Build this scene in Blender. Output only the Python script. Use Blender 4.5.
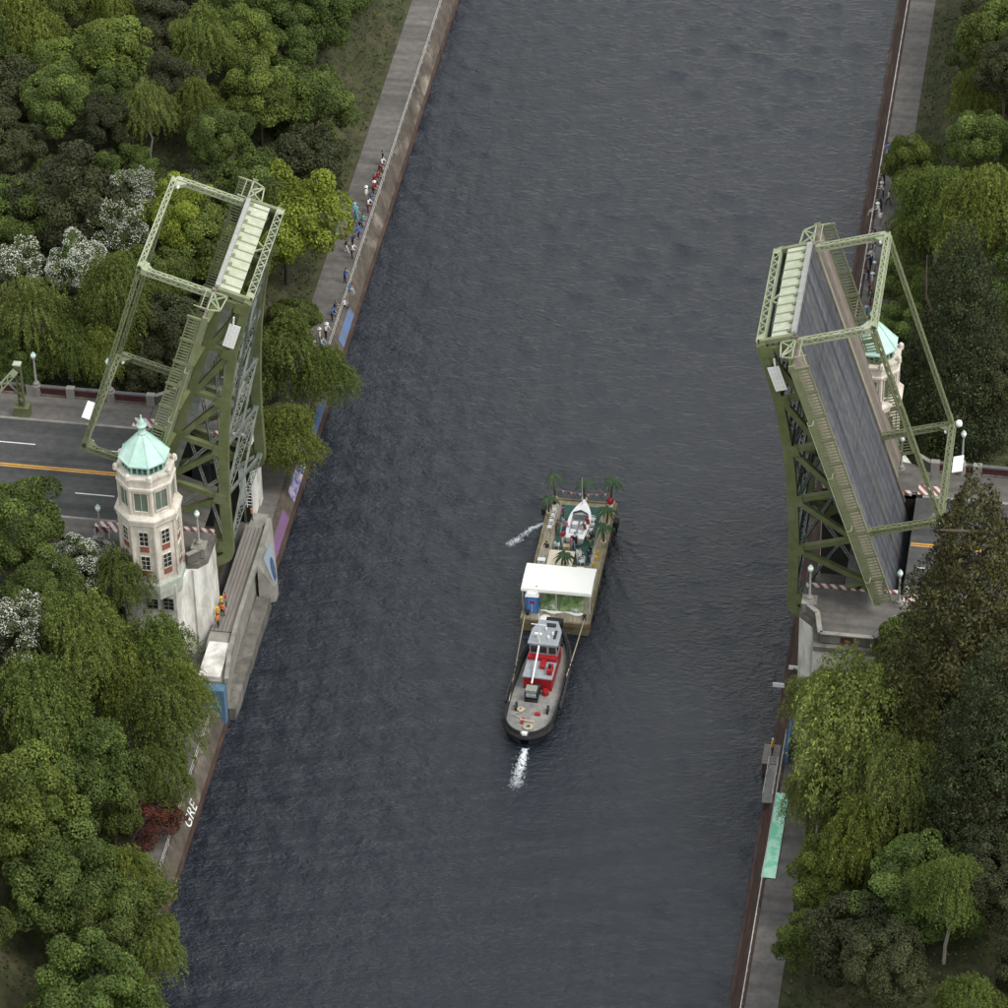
import bpy, bmesh, math, random
import numpy as np
from mathutils import Vector, Matrix, Euler
for o in list(bpy.data.objects): bpy.data.objects.remove(o)
S = bpy.context.scene
COL = S.collection
R = math.radians
rnd = random.Random(11)
rng = np.random.default_rng(11)

# ---------------------------------------------------------------- camera
cam = bpy.data.cameras.new('camera')
cam.sensor_width = 36.0; cam.sensor_fit = 'HORIZONTAL'; cam.lens = 152.34
cam.clip_start = 5.0; cam.clip_end = 4000.0
camo = bpy.data.objects.new('camera', cam); COL.objects.link(camo)
camo.matrix_world = Matrix(((0.9868218, -0.0866879, 0.1366309, 56.3845),
                            (0.1607648, 0.6211205, -0.7670489, -314.2996),
                            (-0.0183704, 0.7789060, 0.6268716, 257.4000),
                            (0, 0, 0, 1)))
S.camera = camo
# ---------------------------------------------------------------- sky, sun, exposure (bright overcast)
SUN_DIR = Vector((0.52, -0.16, 0.84)).normalized()        # towards the sun
elev = math.asin(SUN_DIR.z); azim = math.atan2(SUN_DIR.x, SUN_DIR.y)
W = bpy.data.worlds.new('World'); S.world = W; W.use_nodes = True
wn = W.node_tree.nodes; wl = W.node_tree.links
sky = wn.new('ShaderNodeTexSky'); sky.sky_type = 'NISHITA'; sky.sun_disc = False
sky.sun_elevation = elev; sky.sun_rotation = azim
sky.air_density = 3.0; sky.dust_density = 1.0; sky.ozone_density = 2.5
hs = wn.new('ShaderNodeHueSaturation'); hs.inputs['Saturation'].default_value = 0.24
wl.new(sky.outputs[0], hs.inputs['Color'])
bg = wn['Background']; bg.inputs['Strength'].default_value = 0.15
wl.new(hs.outputs[0], bg.inputs['Color'])
sl = bpy.data.lights.new('sun', 'SUN'); sl.energy = 1.2; sl.angle = R(20); sl.color = (1, 0.965, 0.91)
so = bpy.data.objects.new('sun', sl); COL.objects.link(so)
so.rotation_euler = (-SUN_DIR).to_track_quat('-Z', 'Y').to_euler(); so.location = (60, -60, 120)
S.view_settings.view_transform = 'Standard'; S.view_settings.look = 'None'
S.view_settings.gamma = 1.0; S.view_settings.use_curve_mapping = False
S.view_settings.exposure = 0.74

# ---------------------------------------------------------------- helpers
class MB:
    """collects simple shapes; build() links them as ONE mesh object"""
    def __init__(s): s.v = []; s.f = []; s.mi = []; s.cur = 0
    def add(s, vs, fs):
        b = len(s.v); s.v += [tuple(p) for p in vs]
        for f in fs: s.f.append(tuple(b + i for i in f)); s.mi.append(s.cur)
        return s
    def box(s, x0, x1, y0, y1, z0, z1):
        return s.add([(x0,y0,z0),(x1,y0,z0),(x1,y1,z0),(x0,y1,z0),(x0,y0,z1),(x1,y0,z1),(x1,y1,z1),(x0,y1,z1)],
              [(0,3,2,1),(4,5,6,7),(0,1,5,4),(1,2,6,5),(2,3,7,6),(3,0,4,7)])
    def cbox(s, c, d): return s.box(c[0]-d[0]/2,c[0]+d[0]/2,c[1]-d[1]/2,c[1]+d[1]/2,c[2]-d[2]/2,c[2]+d[2]/2)
    def beam(s, a, b, w, h, up=(0,0,1)):
        a = Vector(a); b = Vector(b); d = (b-a).normalized(); up = Vector(up)
        if abs(d.dot(up)) > .999: up = Vector((1,0,0))
        r = d.cross(up).normalized()*w/2; u = r.cross(d).normalized()*h/2
        return s.add([a-r-u,a+r-u,a+r+u,a-r+u,b-r-u,b+r-u,b+r+u,b-r+u],
              [(0,1,2,3),(4,7,6,5),(0,4,5,1),(1,5,6,2),(2,6,7,3),(3,7,4,0)])
    def tube(s, pts, r, n=8, cap=True):
        pts = [Vector(p) for p in pts]; rs = r if isinstance(r,(list,tuple)) else [r]*len(pts)
        vs = []; fs = []; m = len(pts); u = None
        for i,p in enumerate(pts):
            d = (pts[min(i+1,m-1)]-pts[max(i-1,0)]).normalized()
            if u is None: u = d.orthogonal().normalized()
            else: u = (u - d*u.dot(d)).normalized()
            w = d.cross(u)
            for k in range(n):
                a = 2*math.pi*k/n; vs.append(p+(u*math.cos(a)+w*math.sin(a))*rs[i])
        for i in range(m-1):
            for k in range(n):
                fs.append((i*n+k,i*n+(k+1)%n,(i+1)*n+(k+1)%n,(i+1)*n+k))
        if cap: fs.append(tuple(range(n-1,-1,-1))); fs.append(tuple((m-1)*n+k for k in range(n)))
        return s.add(vs, fs)
    def lathe(s, prof, n=16, c=(0,0,0), rot=0.0, sx=1, sy=1):
        vs=[];fs=[];m=len(prof)
        for r,z in prof:
            for k in range(n):
                a=2*math.pi*k/n+rot; vs.append((c[0]+r*math.cos(a)*sx,c[1]+r*math.sin(a)*sy,c[2]+z))
        for i in range(m-1):
            for k in range(n): fs.append((i*n+k,i*n+(k+1)%n,(i+1)*n+(k+1)%n,(i+1)*n+k))
        fs.append(tuple(range(n-1,-1,-1))); fs.append(tuple((m-1)*n+k for k in range(n)))
        return s.add(vs,fs)
    def prism(s, poly, z0, z1):
        n=len(poly); vs=[(p[0],p[1],z0) for p in poly]+[(p[0],p[1],z1) for p in poly]
        ar=sum(poly[i][0]*poly[(i+1)%n][1]-poly[(i+1)%n][0]*poly[i][1] for i in range(n))
        fs=[tuple(range(n-1,-1,-1)),tuple(range(n,2*n))]+[(i,(i+1)%n,n+(i+1)%n,n+i) for i in range(n)]
        if ar<0: fs=[f[::-1] for f in fs]
        return s.add(vs,fs)
    def laced(s, a, b, w, d, up=(0,0,1), pitch=.55, bar=.10, faces=(1,-1), t=.09):
        """built-up steel member: two side channels joined by zigzag lacing"""
        a=Vector(a);b=Vector(b);L=(b-a).length;dr=(b-a)/L;up=Vector(up)
        if abs(dr.dot(up))>.99: up=Vector((0,1,0))
        r=dr.cross(up).normalized();u=r.cross(dr).normalized()
        for q in (1,-1): s.beam(a+r*q*(w/2-t/2),b+r*q*(w/2-t/2),t,d,u)
        n=max(2,int(round(L/pitch)));ww=w/2-t
        for fz in faces:
            o=u*fz*(d/2-.02)
            for i in range(n):
                q=1 if i%2 else -1
                s.beam(a+dr*(L*i/n)+r*q*ww+o,a+dr*(L*(i+1)/n)-r*q*ww+o,bar,.02,u)
            for e in (0,1):
                c=a+dr*(L*(.04 if e==0 else .96)); s.beam(c-dr*.35+o*1.02,c+dr*.35+o*1.02,w-.02,.025,u)
        return s
    def laced4(s, a, b, w, d, up=(0,0,1), pitch=.5, bar=.11, t=.13):
        """open built-up member: four corner angles, zigzag lacing on all four faces"""
        a=Vector(a);b=Vector(b);L=(b-a).length;dr=(b-a)/L;up=Vector(up)
        if abs(dr.dot(up))>.99: up=Vector((0,1,0))
        r=dr.cross(up).normalized();u=r.cross(dr).normalized()
        for q in (1,-1):
            for p in (1,-1): s.beam(a+r*q*(w/2-t/2)+u*p*(d/2-t/2),b+r*q*(w/2-t/2)+u*p*(d/2-t/2),t,t,u)
        n=max(2,int(round(L/pitch)))
        for (e1,h1,e2,h2) in ((r,w/2-t,u,d/2-.025),(u,d/2-t,r,w/2-.025)):
            for fz in (1,-1):
                o=e2*fz*h2
                for i in range(n):
                    q=1 if i%2 else -1
                    s.beam(a+dr*(L*i/n)+e1*q*h1+o,a+dr*(L*(i+1)/n)-e1*q*h1+o,bar,.02,e2)
                for e in (.03,.97):
                    c=a+dr*(L*e); s.beam(c-dr*.3+o*1.01,c+dr*.3+o*1.01,2*h1+t,.02,e2)
        return s
    def mesh(s, name, mats, smooth=False):
        me=bpy.data.meshes.new(name); me.from_pydata(s.v,[],s.f)
        for m in (mats if isinstance(mats,(list,tuple)) else [mats]): me.materials.append(m)
        if len(set(s.mi))>1: me.polygons.foreach_set('material_index',s.mi)
        if smooth: me.polygons.foreach_set('use_smooth',[True]*len(s.f))
        me.update(); return me
    def build(s, name, mats, parent=None, smooth=False, loc=None):
        return link(name, s.mesh(name,mats,smooth), parent, loc)
def link(name, me, parent=None, loc=None, rot=None, scale=None):
    o=bpy.data.objects.new(name,me); COL.objects.link(o)
    if parent is not None: o.parent=parent
    if loc is not None: o.location=loc
    if rot is not None: o.rotation_euler=rot
    if scale is not None: o.scale=scale
    return o
def tag(o,label=None,cat=None,group=None,kind=None):
    if label: o['label']=label
    if cat: o['category']=cat
    if group: o['group']=group
    if kind: o['kind']=kind
    return o
def thing(name,label,cat,loc=(0,0,0),rot=(0,0,0),group=None):
    o=bpy.data.objects.new(name,None); COL.objects.link(o); o.location=loc; o.rotation_euler=rot
    o.empty_display_size=.3
    return tag(o,label,cat,group)
KIDS={}
def copy_tree(o,parent=None):
    c=o.copy(); COL.objects.link(c); c.parent=parent
    for ch in list(o.children): copy_tree(ch,c)
    return c

# ---------------------------------------------------------------- procedural materials
def mat(name,c1,c2=None,scale=1.0,rough=.75,bump=0.0,metal=0.0,c3=None,stretch=(1,1,1),spec=.3,detail=6,lo=.35,hi=.65,coat=0):
    m=bpy.data.materials.new(name); m.use_nodes=True; n=m.node_tree.nodes; l=m.node_tree.links
    b=n['Principled BSDF']; b.inputs['Roughness'].default_value=rough; b.inputs['Metallic'].default_value=metal
    b.inputs['Specular IOR Level'].default_value=spec
    if c2 is None: c2=tuple(x*.72 for x in c1)
    tc=n.new('ShaderNodeTexCoord'); mp=n.new('ShaderNodeMapping'); mp.inputs['Scale'].default_value=stretch
    l.new(tc.outputs['Object'],mp.inputs['Vector'])
    nz=n.new('ShaderNodeTexNoise'); nz.inputs['Scale'].default_value=scale; nz.inputs['Detail'].default_value=detail; nz.inputs['Roughness'].default_value=.65
    l.new(mp.outputs[0],nz.inputs['Vector'])
    rp=n.new('ShaderNodeValToRGB'); e=rp.color_ramp.elements
    e[0].position=lo; e[0].color=(*c2,1); e[1].position=hi; e[1].color=(*c1,1)
    l.new(nz.outputs['Fac'],rp.inputs[0]); out=rp.outputs[0]
    if c3 is not None:
        n2=n.new('ShaderNodeTexNoise'); n2.inputs['Scale'].default_value=scale*.37; n2.inputs['Detail'].default_value=8; n2.inputs['Roughness'].default_value=.7
        l.new(mp.outputs[0],n2.inputs['Vector'])
        r2=n.new('ShaderNodeValToRGB'); r2.color_ramp.elements[0].position=.52; r2.color_ramp.elements[1].position=.68
        l.new(n2.outputs['Fac'],r2.inputs[0])
        mx=n.new('ShaderNodeMix'); mx.data_type='RGBA'; l.new(r2.outputs[0],mx.inputs[0]); l.new(out,mx.inputs[6]); mx.inputs[7].default_value=(*c3,1)
        out=mx.outputs[2]
    l.new(out,b.inputs['Base Color'])
    if bump:
        bp=n.new('ShaderNodeBump'); bp.inputs['Strength'].default_value=bump; bp.inputs['Distance'].default_value=.05
        l.new(nz.outputs['Fac'],bp.inputs['Height']); l.new(bp.outputs[0],b.inputs['Normal'])
    return m
def stripe_mat(name,ca,cb,period,vec):
    """diagonal painted stripes; vec dots the object coordinate"""
    m=bpy.data.materials.new(name); m.use_nodes=True; n=m.node_tree.nodes; l=m.node_tree.links
    b=n['Principled BSDF']; b.inputs['Roughness'].default_value=.6
    tc=n.new('ShaderNodeTexCoord'); d=n.new('ShaderNodeVectorMath'); d.operation='DOT_PRODUCT'; d.inputs[1].default_value=vec
    l.new(tc.outputs['Object'],d.inputs[0])
    q=n.new('ShaderNodeMath'); q.operation='DIVIDE'; l.new(d.outputs['Value'],q.inputs[0]); q.inputs[1].default_value=period
    fr=n.new('ShaderNodeMath'); fr.operation='FRACT'; l.new(q.outputs[0],fr.inputs[0])
    gt=n.new('ShaderNodeMath'); gt.operation='GREATER_THAN'; l.new(fr.outputs[0],gt.inputs[0]); gt.inputs[1].default_value=.5
    mx=n.new('ShaderNodeMix'); mx.data_type='RGBA'; l.new(gt.outputs[0],mx.inputs[0]); mx.inputs[6].default_value=(*ca,1); mx.inputs[7].default_value=(*cb,1)
    nz=n.new('ShaderNodeTexNoise'); nz.inputs['Scale'].default_value=3; nz.inputs['Detail'].default_value=6; l.new(tc.outputs['Object'],nz.inputs['Vector'])
    m2=n.new('ShaderNodeMix'); m2.data_type='RGBA'; m2.blend_type='MULTIPLY'; m2.inputs[0].default_value=.5
    l.new(mx.outputs[2],m2.inputs[6]); l.new(nz.outputs['Color'],m2.inputs[7]); l.new(m2.outputs[2],b.inputs['Base Color'])
    return m
M={}
M['green']=mat('bridge_green_paint',(.138,.158,.068),(.098,.115,.05),.9,.6,c3=(.17,.18,.10))
M['greenpale']=mat('faded_bridge_green_paint',(.30,.325,.215),(.22,.25,.15),1.1,.7,c3=(.36,.37,.28))
M['greenmid']=mat('worn_bridge_green_paint',(.195,.212,.118),(.14,.155,.085),1.2,.65)
M['greygreen']=mat('grey_green_bracing_paint',(.15,.17,.145),(.085,.1,.085),1.0,.7,c3=(.19,.2,.17))
M['panel']=mat('weathered_pale_end_plate',(.42,.44,.34),(.33,.35,.25),1.4,.75,c3=(.48,.49,.42))
M['galv']=mat('galvanised_strip',(.33,.33,.31),(.24,.24,.22),1.5,.5)
M['darkmetal']=mat('dark_steel',(.03,.033,.035),(.015,.016,.018),2,.6)
M['black']=mat('black_rubber',(.03,.03,.032),(.014,.014,.016),3,.8)
M['concrete']=mat('old_concrete',(.30,.285,.25),(.20,.19,.165),.8,.85,.15,c3=(.14,.13,.115))
M['concdark']=mat('stained_concrete',(.16,.148,.128),(.085,.08,.07),.9,.9,.2,c3=(.24,.225,.2),stretch=(1,1,.4))
M['whitecon']=mat('whitewashed_concrete',(.76,.745,.70),(.46,.44,.39),.8,.85,.12,c3=(.34,.32,.27),stretch=(1,1,.35),lo=.33,hi=.62)
M['pitcon']=mat('shade_dark_pit_concrete',(.035,.033,.03),(.02,.019,.018),1,.9)  # near-black base colour paints in the shade inside the pits
M['stone']=mat('cast_stone',(.64,.585,.51),(.47,.42,.36),1.6,.85,.08,c3=(.34,.31,.27),stretch=(1,1,.45),lo=.3,hi=.62)
M['copper']=mat('verdigris_copper',(.47,.66,.58),(.34,.52,.45),1.1,.7,.04,c3=(.56,.71,.65),stretch=(1,1,.35))
M['copperdark']=mat('dark_verdigris',(.22,.40,.34),(.14,.27,.23),1.5,.7)
M['brick']=mat('red_brick_spandrel',(.30,.10,.065),(.21,.07,.05),6,.85)
M['rail_red']=mat('oxblood_railing_panel',(.10,.028,.028),(.06,.018,.02),2,.8)
M['whitepaint']=mat('white_paint',(.80,.80,.79),(.68,.68,.66),2,.6)
M['whitecloth']=mat('cream_canvas',(.88,.865,.80),(.84,.825,.76),.4,.9)
M['red']=mat('red_paint',(.36,.016,.02),(.26,.012,.016),2,.45)
M['blue']=mat('blue_plastic',(.055,.16,.40),(.04,.12,.32),2,.5)
M['yellow']=mat('yellow_paint',(.75,.50,.06),(.6,.38,.04),2,.6)
M['tan']=mat('tan_plywood',(.56,.45,.31),(.46,.36,.24),2,.85)
M['greendeck']=mat('green_carpet',(.048,.115,.088),(.036,.09,.07),2.5,.95)
M['rope']=mat('manila_rope',(.50,.43,.31),(.36,.3,.2),6,.9)
M['steeldeck']=mat('grey_painted_deck',(.235,.225,.205),(.16,.155,.145),1.6,.75,c3=(.30,.28,.25))
M['greyroof']=mat('light_grey_roof_paint',(.30,.325,.345),(.24,.26,.28),1.8,.6)
M['bargedeck']=mat('weathered_barge_planking',(.36,.31,.225),(.22,.19,.135),1.0,.9,.1,c3=(.43,.385,.295),stretch=(2.2,.5,1))
M['bargehull']=mat('rusty_barge_side',(.23,.20,.115),(.13,.11,.065),1.5,.85,.1,c3=(.17,.10,.05))
M['bark']=mat('bark',(.12,.095,.07),(.06,.047,.035),3,.9,.3,stretch=(1,1,.3))
M['palebark']=mat('pale_birch_bark',(.38,.36,.31),(.2,.18,.15),4,.9,.2,stretch=(1,1,.4))
M['skin']=mat('skin',(.48,.29,.20),(.42,.25,.17),5,.6)
M['hair']=mat('dark_hair',(.03,.022,.018),(.018,.013,.01),8,.7)
M['globe']=mat('lamp_globe',(.78,.82,.80),(.68,.73,.72),4,.35)
M['wood']=mat('creosoted_timber',(.075,.043,.033),(.040,.025,.020),1.3,.9,.2,c3=(.115,.075,.06),stretch=(1,.4,2))
M['grassy']=mat('mossy_strip',(.13,.12,.06),(.08,.075,.045),1.5,.95,.2)
def glass_mat(name,c,rough=.08):
    m=bpy.data.materials.new(name); m.use_nodes=True; n=m.node_tree.nodes; l=m.node_tree.links; b=n['Principled BSDF']
    nz=n.new('ShaderNodeTexNoise'); nz.inputs['Scale'].default_value=1.3
    rp=n.new('ShaderNodeValToRGB'); rp.color_ramp.elements[0].color=(*[x*.6 for x in c],1); rp.color_ramp.elements[1].color=(*c,1)
    tc=n.new('ShaderNodeTexCoord'); l.new(tc.outputs['Object'],nz.inputs['Vector']); l.new(nz.outputs['Fac'],rp.inputs[0]); l.new(rp.outputs[0],b.inputs['Base Color'])
    b.inputs['Roughness'].default_value=rough; b.inputs['Specular IOR Level'].default_value=.6
    return m
M['glass']=glass_mat('dark_window_glass',(.03,.035,.035))
M['glassgreen']=glass_mat('greenish_window_glass',(.16,.20,.16),.15)
def asphalt(name,c1,c2,axis,streak=.5):
    """asphalt with wheel-track streaks along one axis ('X')"""
    m=mat(name,c1,c2,1.2,.9,.08); n=m.node_tree.nodes; l=m.node_tree.links; b=n['Principled BSDF']
    tc=n.new('ShaderNodeTexCoord'); mp=n.new('ShaderNodeMapping'); mp.inputs['Scale'].default_value=(.03,.75,.5)
    l.new(tc.outputs['Object'],mp.inputs['Vector'])
    nz=n.new('ShaderNodeTexNoise'); nz.inputs['Scale'].default_value=1.0; nz.inputs['Detail'].default_value=5; l.new(mp.outputs[0],nz.inputs['Vector'])
    rp=n.new('ShaderNodeValToRGB'); rp.color_ramp.elements[0].position=.3; rp.color_ramp.elements[0].color=(.34,.34,.34,1); rp.color_ramp.elements[1].position=.7; rp.color_ramp.elements[1].color=(1.4,1.4,1.4,1)
    l.new(nz.outputs['Fac'],rp.inputs[0])
    src=b.inputs['Base Color'].links[0].from_socket
    mx=n.new('ShaderNodeMix'); mx.data_type='RGBA'; mx.blend_type='MULTIPLY'; mx.inputs[0].default_value=streak
    l.new(src,mx.inputs[6]); l.new(rp.outputs[0],mx.inputs[7]); l.new(mx.outputs[2],b.inputs['Base Color'])
    return m
M['asphalt']=asphalt('asphalt',(.082,.080,.078),(.058,.057,.056),'X',.55)
M['leafdeck']=asphalt('bridge_deck_surface',(.100,.104,.116),(.062,.065,.075),'X',.95)
M['walk']=asphalt('sidewalk_concrete',(.150,.138,.125),(.105,.097,.089),'X',.45)
M['leafwalk']=asphalt('bridge_sidewalk_planks',(.21,.175,.15),(.155,.128,.11),'X',.55)
M['stripe']=stripe_mat('red_white_stripes',(.78,.74,.70),(.34,.07,.06),.9,(1,.0,0))

# ================================================================ THE SETTING
XC=1.95                     # middle of the bridge; road along X, canal along Y, road surface z = 0
WATER=-13.0; PATH=-10.95
def smooth(a,b,t):
    t=np.clip((t-a)/(b-a),0,1); return t*t*(3-2*t)
def terrain(x,y):
    x=np.asarray(x,float); y=np.asarray(y,float)
    d=np.where(x<2.8,-24.55-x,x-29.9)
    h=PATH+9.9*smooth(3.6,17,d)
    h=h+(np.sin(x*.31+y*.17)*.35+np.sin(x*.13-y*.23+1.7)*.45+np.sin(y*.41+x*.07)*.2)*smooth(4,12,d)
    u=np.abs(x-XC)
    pit=(u<39)&(np.abs(y)<12.0); h=np.where(pit&(h>PATH),PATH,h)
    road=(u>=39)&(np.abs(y)<12.2); h=np.where(road,np.minimum(h,-.75),h)
    h=np.where(d<.25,-17.0,h)
    return h
def grid_mesh(name,xs,ys,zf,mats,smooth_=True):
    X,Y=np.meshgrid(xs,ys); Z=zf(X,Y); nx,ny=len(xs),len(ys)
    co=np.stack([X,Y,Z],-1).reshape(-1,3).astype(np.float32)
    i=np.arange(nx-1)[None,:]+np.arange(ny-1)[:,None]*nx
    q=np.stack([i,i+1,i+1+nx,i+nx],-1).reshape(-1,4)
    return np_mesh(name,co,q,mats,smooth_)
def np_mesh(name,co,q,mats,smooth_=False,mi=None,col=None):
    me=bpy.data.meshes.new(name); k=q.shape[1]; n=len(q)
    me.vertices.add(len(co)); me.vertices.foreach_set('co',np.ascontiguousarray(co,np.float32).ravel())
    me.loops.add(n*k); me.loops.foreach_set('vertex_index',np.ascontiguousarray(q,np.int32).ravel())
    me.polygons.add(n); me.polygons.foreach_set('loop_start',np.arange(0,n*k,k,dtype=np.int32))
    me.polygons.foreach_set('loop_total',np.full(n,k,np.int32))
    for m in (mats if isinstance(mats,(list,tuple)) else [mats]): me.materials.append(m)
    if mi is not None: me.polygons.foreach_set('material_index',np.asarray(mi,np.int32))
    if smooth_: me.polygons.foreach_set('use_smooth',np.ones(n,bool))
    if col is not None:
        a=me.color_attributes.new('leafcol','FLOAT_COLOR','POINT')
        a.data.foreach_set('color',np.concatenate([col,np.ones((len(col),1))],1).astype(np.float32).ravel())
    me.update(calc_edges=True); return me
M['earth']=mat('leaf_litter_earth',(.060,.062,.026),(.030,.030,.016),.8,.95,.3,c3=(.085,.07,.042))
xs=np.unique(np.concatenate([np.linspace(-700,-90,18),np.arange(-90,-25.6,1.3),[-25.2,-24.81,-24.79],np.linspace(-24,30,6),[30.14,30.16,31.2],np.arange(32,100,1.3),np.linspace(101,700,18)]))
ys=np.unique(np.concatenate([np.linspace(-600,-90,14),np.arange(-90,150,1.5),[-12.21,-12.19,-12.01,-11.99,11.99,12.01,12.19,12.21],np.linspace(151,1200,20)]))
tag(link('ground',grid_mesh('ground',xs,ys,terrain,M['earth'])),kind='structure')

# ---- water: rippled sheet, real wave relief plus fine bump
m=bpy.data.materials.new('canal_water'); m.use_nodes=True; n=m.node_tree.nodes; l=m.node_tree.links; b=n['Principled BSDF']
b.inputs['Base Color'].default_value=(.0082,.0116,.0185,1); b.inputs['Roughness'].default_value=.06; b.inputs['IOR'].default_value=1.44
tc=n.new('ShaderNodeTexCoord'); mp=n.new('ShaderNodeMapping'); mp.inputs['Scale'].default_value=(1.1,1.9,1); mp.inputs['Rotation'].default_value=(0,0,.12)
l.new(tc.outputs['Object'],mp.inputs['Vector'])
nz=n.new('ShaderNodeTexNoise'); nz.inputs['Scale'].default_value=1.35; nz.inputs['Detail'].default_value=5; nz.inputs['Roughness'].default_value=.6; l.new(mp.outputs[0],nz.inputs['Vector'])
bp=n.new('ShaderNodeBump'); bp.inputs['Strength'].default_value=.9; bp.inputs['Distance'].default_value=.30; l.new(nz.outputs['Fac'],bp.inputs['Height']); l.new(bp.outputs[0],b.inputs['Normal'])
M['water']=m
wr=np.random.default_rng(3)
WV=[]
for i in range(26):
    lam=.9*1.075**i*wr.uniform(.85,1.15); th=math.pi/2+wr.normal(0,.56)
    WV.append((2*math.pi/lam*math.cos(th),2*math.pi/lam*math.sin(th),wr.uniform(0,6.28),lam*.0056))
def waves(X,Y):
    Z=np.full_like(X,WATER)
    g=1.0+.55*np.exp(-np.maximum(X+23.3,0)/9)-.35+.35*np.sin(X*.11+Y*.05+1)*np.sin(Y*.083-X*.04)
    for kx,ky,ph,a in WV: Z+=g*a*np.sin(kx*X+ky*Y+ph)
    # diverging wake of the barge and tug, right side strong, left side weak
    for sgn,amp in ((1,.075),(-1,.03)):
        s=sgn*(X-5.6)-3.2; t=14-Y
        lat=s-.19*t
        env=np.exp(-((s-.12*t-1.0)/(1.2+.10*np.maximum(t,0)))**2)*(t>-2)*np.exp(-np.maximum(t,0)/42)*(s>0)
        q=s*.80+Y*.42
        Z+=amp*env*np.sin(2*math.pi*q/1.35+.6*np.sin(Y*.5))*(.55+.45*np.sin(Y*1.15+s*.7))
    # propeller wash
    env=np.exp(-((X-5.35-.01*(Y+20))/1.0)**2)*np.exp(-np.maximum(-19.5-Y,0)/10)*(Y<-19)
    Z+=.05*env*np.sin(X*7+Y*3.1)*np.sin(Y*4.7-X*2.2)
    return Z
yw=np.concatenate([np.linspace(-600,-72,8),np.arange(-70,124,.26),np.linspace(126,1200,10)])
tag(link('water',grid_mesh('water',np.arange(-24.9,30.2,.26),yw,waves,M['water'])),kind='structure')

# ---- foam patches
def foam_mat():
    m=mat('water_foam',(.80,.84,.86),(.55,.6,.63),4,.6); return m
M['foam']=foam_mat()
def foam(name,label,pts,n,spread,seed):
    r=np.random.default_rng(seed); mb=MB()
    P=np.array(pts,float)
    for i in range(n):
        t=r.random()*(len(P)-1); k=int(t); c=P[k]+(P[min(k+1,len(P)-1)]-P[k])*(t-k)
        sp=spread*(.35+.65*t/(len(P)-1))
        x=c[0]+r.normal(0,sp); y=c[1]+r.normal(0,sp); s=r.uniform(.012,.055)*(1.2-.55*t/(len(P)-1)); a0=r.uniform(0,6)
        z=float(waves(np.array([[x]]),np.array([[y]]))[0,0])+.012
        pv=[(x+s*r.uniform(.5,1.5)*math.cos(a0+j*1.047),y+s*r.uniform(.5,1.3)*math.sin(a0+j*1.047),z) for j in range(6)]
        mb.add(pv+[(x,y,z+s*.2)],[(j,(j+1)%6,6) for j in range(6)])
    tag(mb.build(name,M['foam']),label,'foam',kind='stuff')
foam('wash_foam','white propeller wash behind the tug stern',[(5.35,-19.6),(5.4,-21.2),(5.3,-23),(5.2,-24.8)],1500,.36,4)
foam('outboard_foam','white streak of splash beside the far left corner of the barge',[(2.0,14.2),(.9,12.9),(-.3,11.3),(-1.1,10.2)],800,.24,5)

# ---- roads, kerbs, pavements (left and right approach)
KX=37.45                                        # road break, distance from bridge middle
for sg,nm in ((-1,'left'),(1,'right')):
    def fx(u): return XC+sg*u
    def bx(mb,u0,u1,y0,y1,z0,z1):
        a,b=sorted((fx(u0),fx(u1))); return mb.box(a,b,y0,y1,z0,z1)
    ro=tag(bx(MB(),KX,260,-7.1,7.1,-.6,0).build('road_'+nm,M['asphalt']),kind='structure')
    for s in (-1,1):
        y0,y1=sorted((s*7.1,s*7.4)); bx(MB(),KX+.6,260,y0,y1,-.6,.13).build('kerb',M['concrete'],ro)
        y0,y1=sorted((s*7.4,s*11.1)); tag(bx(MB(),38.6,260,y0,y1,-.6,.12).build('pavement_'+nm,M['walk']),kind='structure')
    for yy in (-.16,.16): bx(MB(),KX+.1,260,yy-.10,yy+.10,.002,.006).build('centre_line',M['orangeline'] if 'orangeline' in M else M.setdefault('orangeline',mat('orange_road_paint',(.62,.33,.06),(.45,.23,.05),3,.8)),ro)
    k=0
    st=39.2 if sg<0 else 38.5
    for i in range(14):
        for yy in (-3.4,3.5):
            u0=st+i*9.2+(0 if yy<0 else .4); bx(MB(),u0,u0+3.9,yy-.06,yy+.06,.002,.006).build('lane_dash',M['whitepaint'],ro)
    for i in range(6):      # repaired tar seams
        u0=40+i*7+rnd.uniform(0,4); yy=rnd.uniform(-6,6); bx(MB(),u0,u0+rnd.uniform(3,9),yy-.03,yy+.03,.001,.003).build('tar_seam',M['black'],ro)

# ---- canal walls, waler beam, path
def canal_wall(name,label,x_top,x_bot,mat_,waler):
    mb=MB(); ys=np.concatenate([[-600,-200],np.arange(-90,150,3.0),[300,1200]]); sgn=1 if x_bot>x_top else -1
    vs=[];fs=[]
    for y in ys: vs+=[(x_top-sgn*.35,y,PATH-.6),(x_top-sgn*.35,y,PATH+.12),(x_top,y,PATH+.12),(x_top+sgn*.05,y,PATH+.02),(x_bot,y,WATER+.5),(x_bot,y,WATER-2.5)]
    k=6
    for i in range(len(ys)-1):
        for j in range(k-1): fs.append((i*k+j,i*k+j+1,(i+1)*k+j+1,(i+1)*k+j))
    if sgn<0: fs=[f[::-1] for f in fs]
    mb.add(vs,fs); o=thing(name,label,'wall',(0,0,0)); mb.build('face',mat_,o)
    a,b=sorted((x_bot+sgn*.02,x_bot+sgn*.32)); MB().box(a,b,-590,1190,WATER-.6,WATER+.42).build('waler_beam',waler,o)
    for y in np.arange(-88,148,6.0): MB().box(min(x_top,x_top-sgn*.35)-.005,max(x_top,x_top-sgn*.35)+.005,y-.03,y+.03,PATH+.1,PATH+.123).build('coping_joint',M['concdark'],o)
    return o
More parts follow.
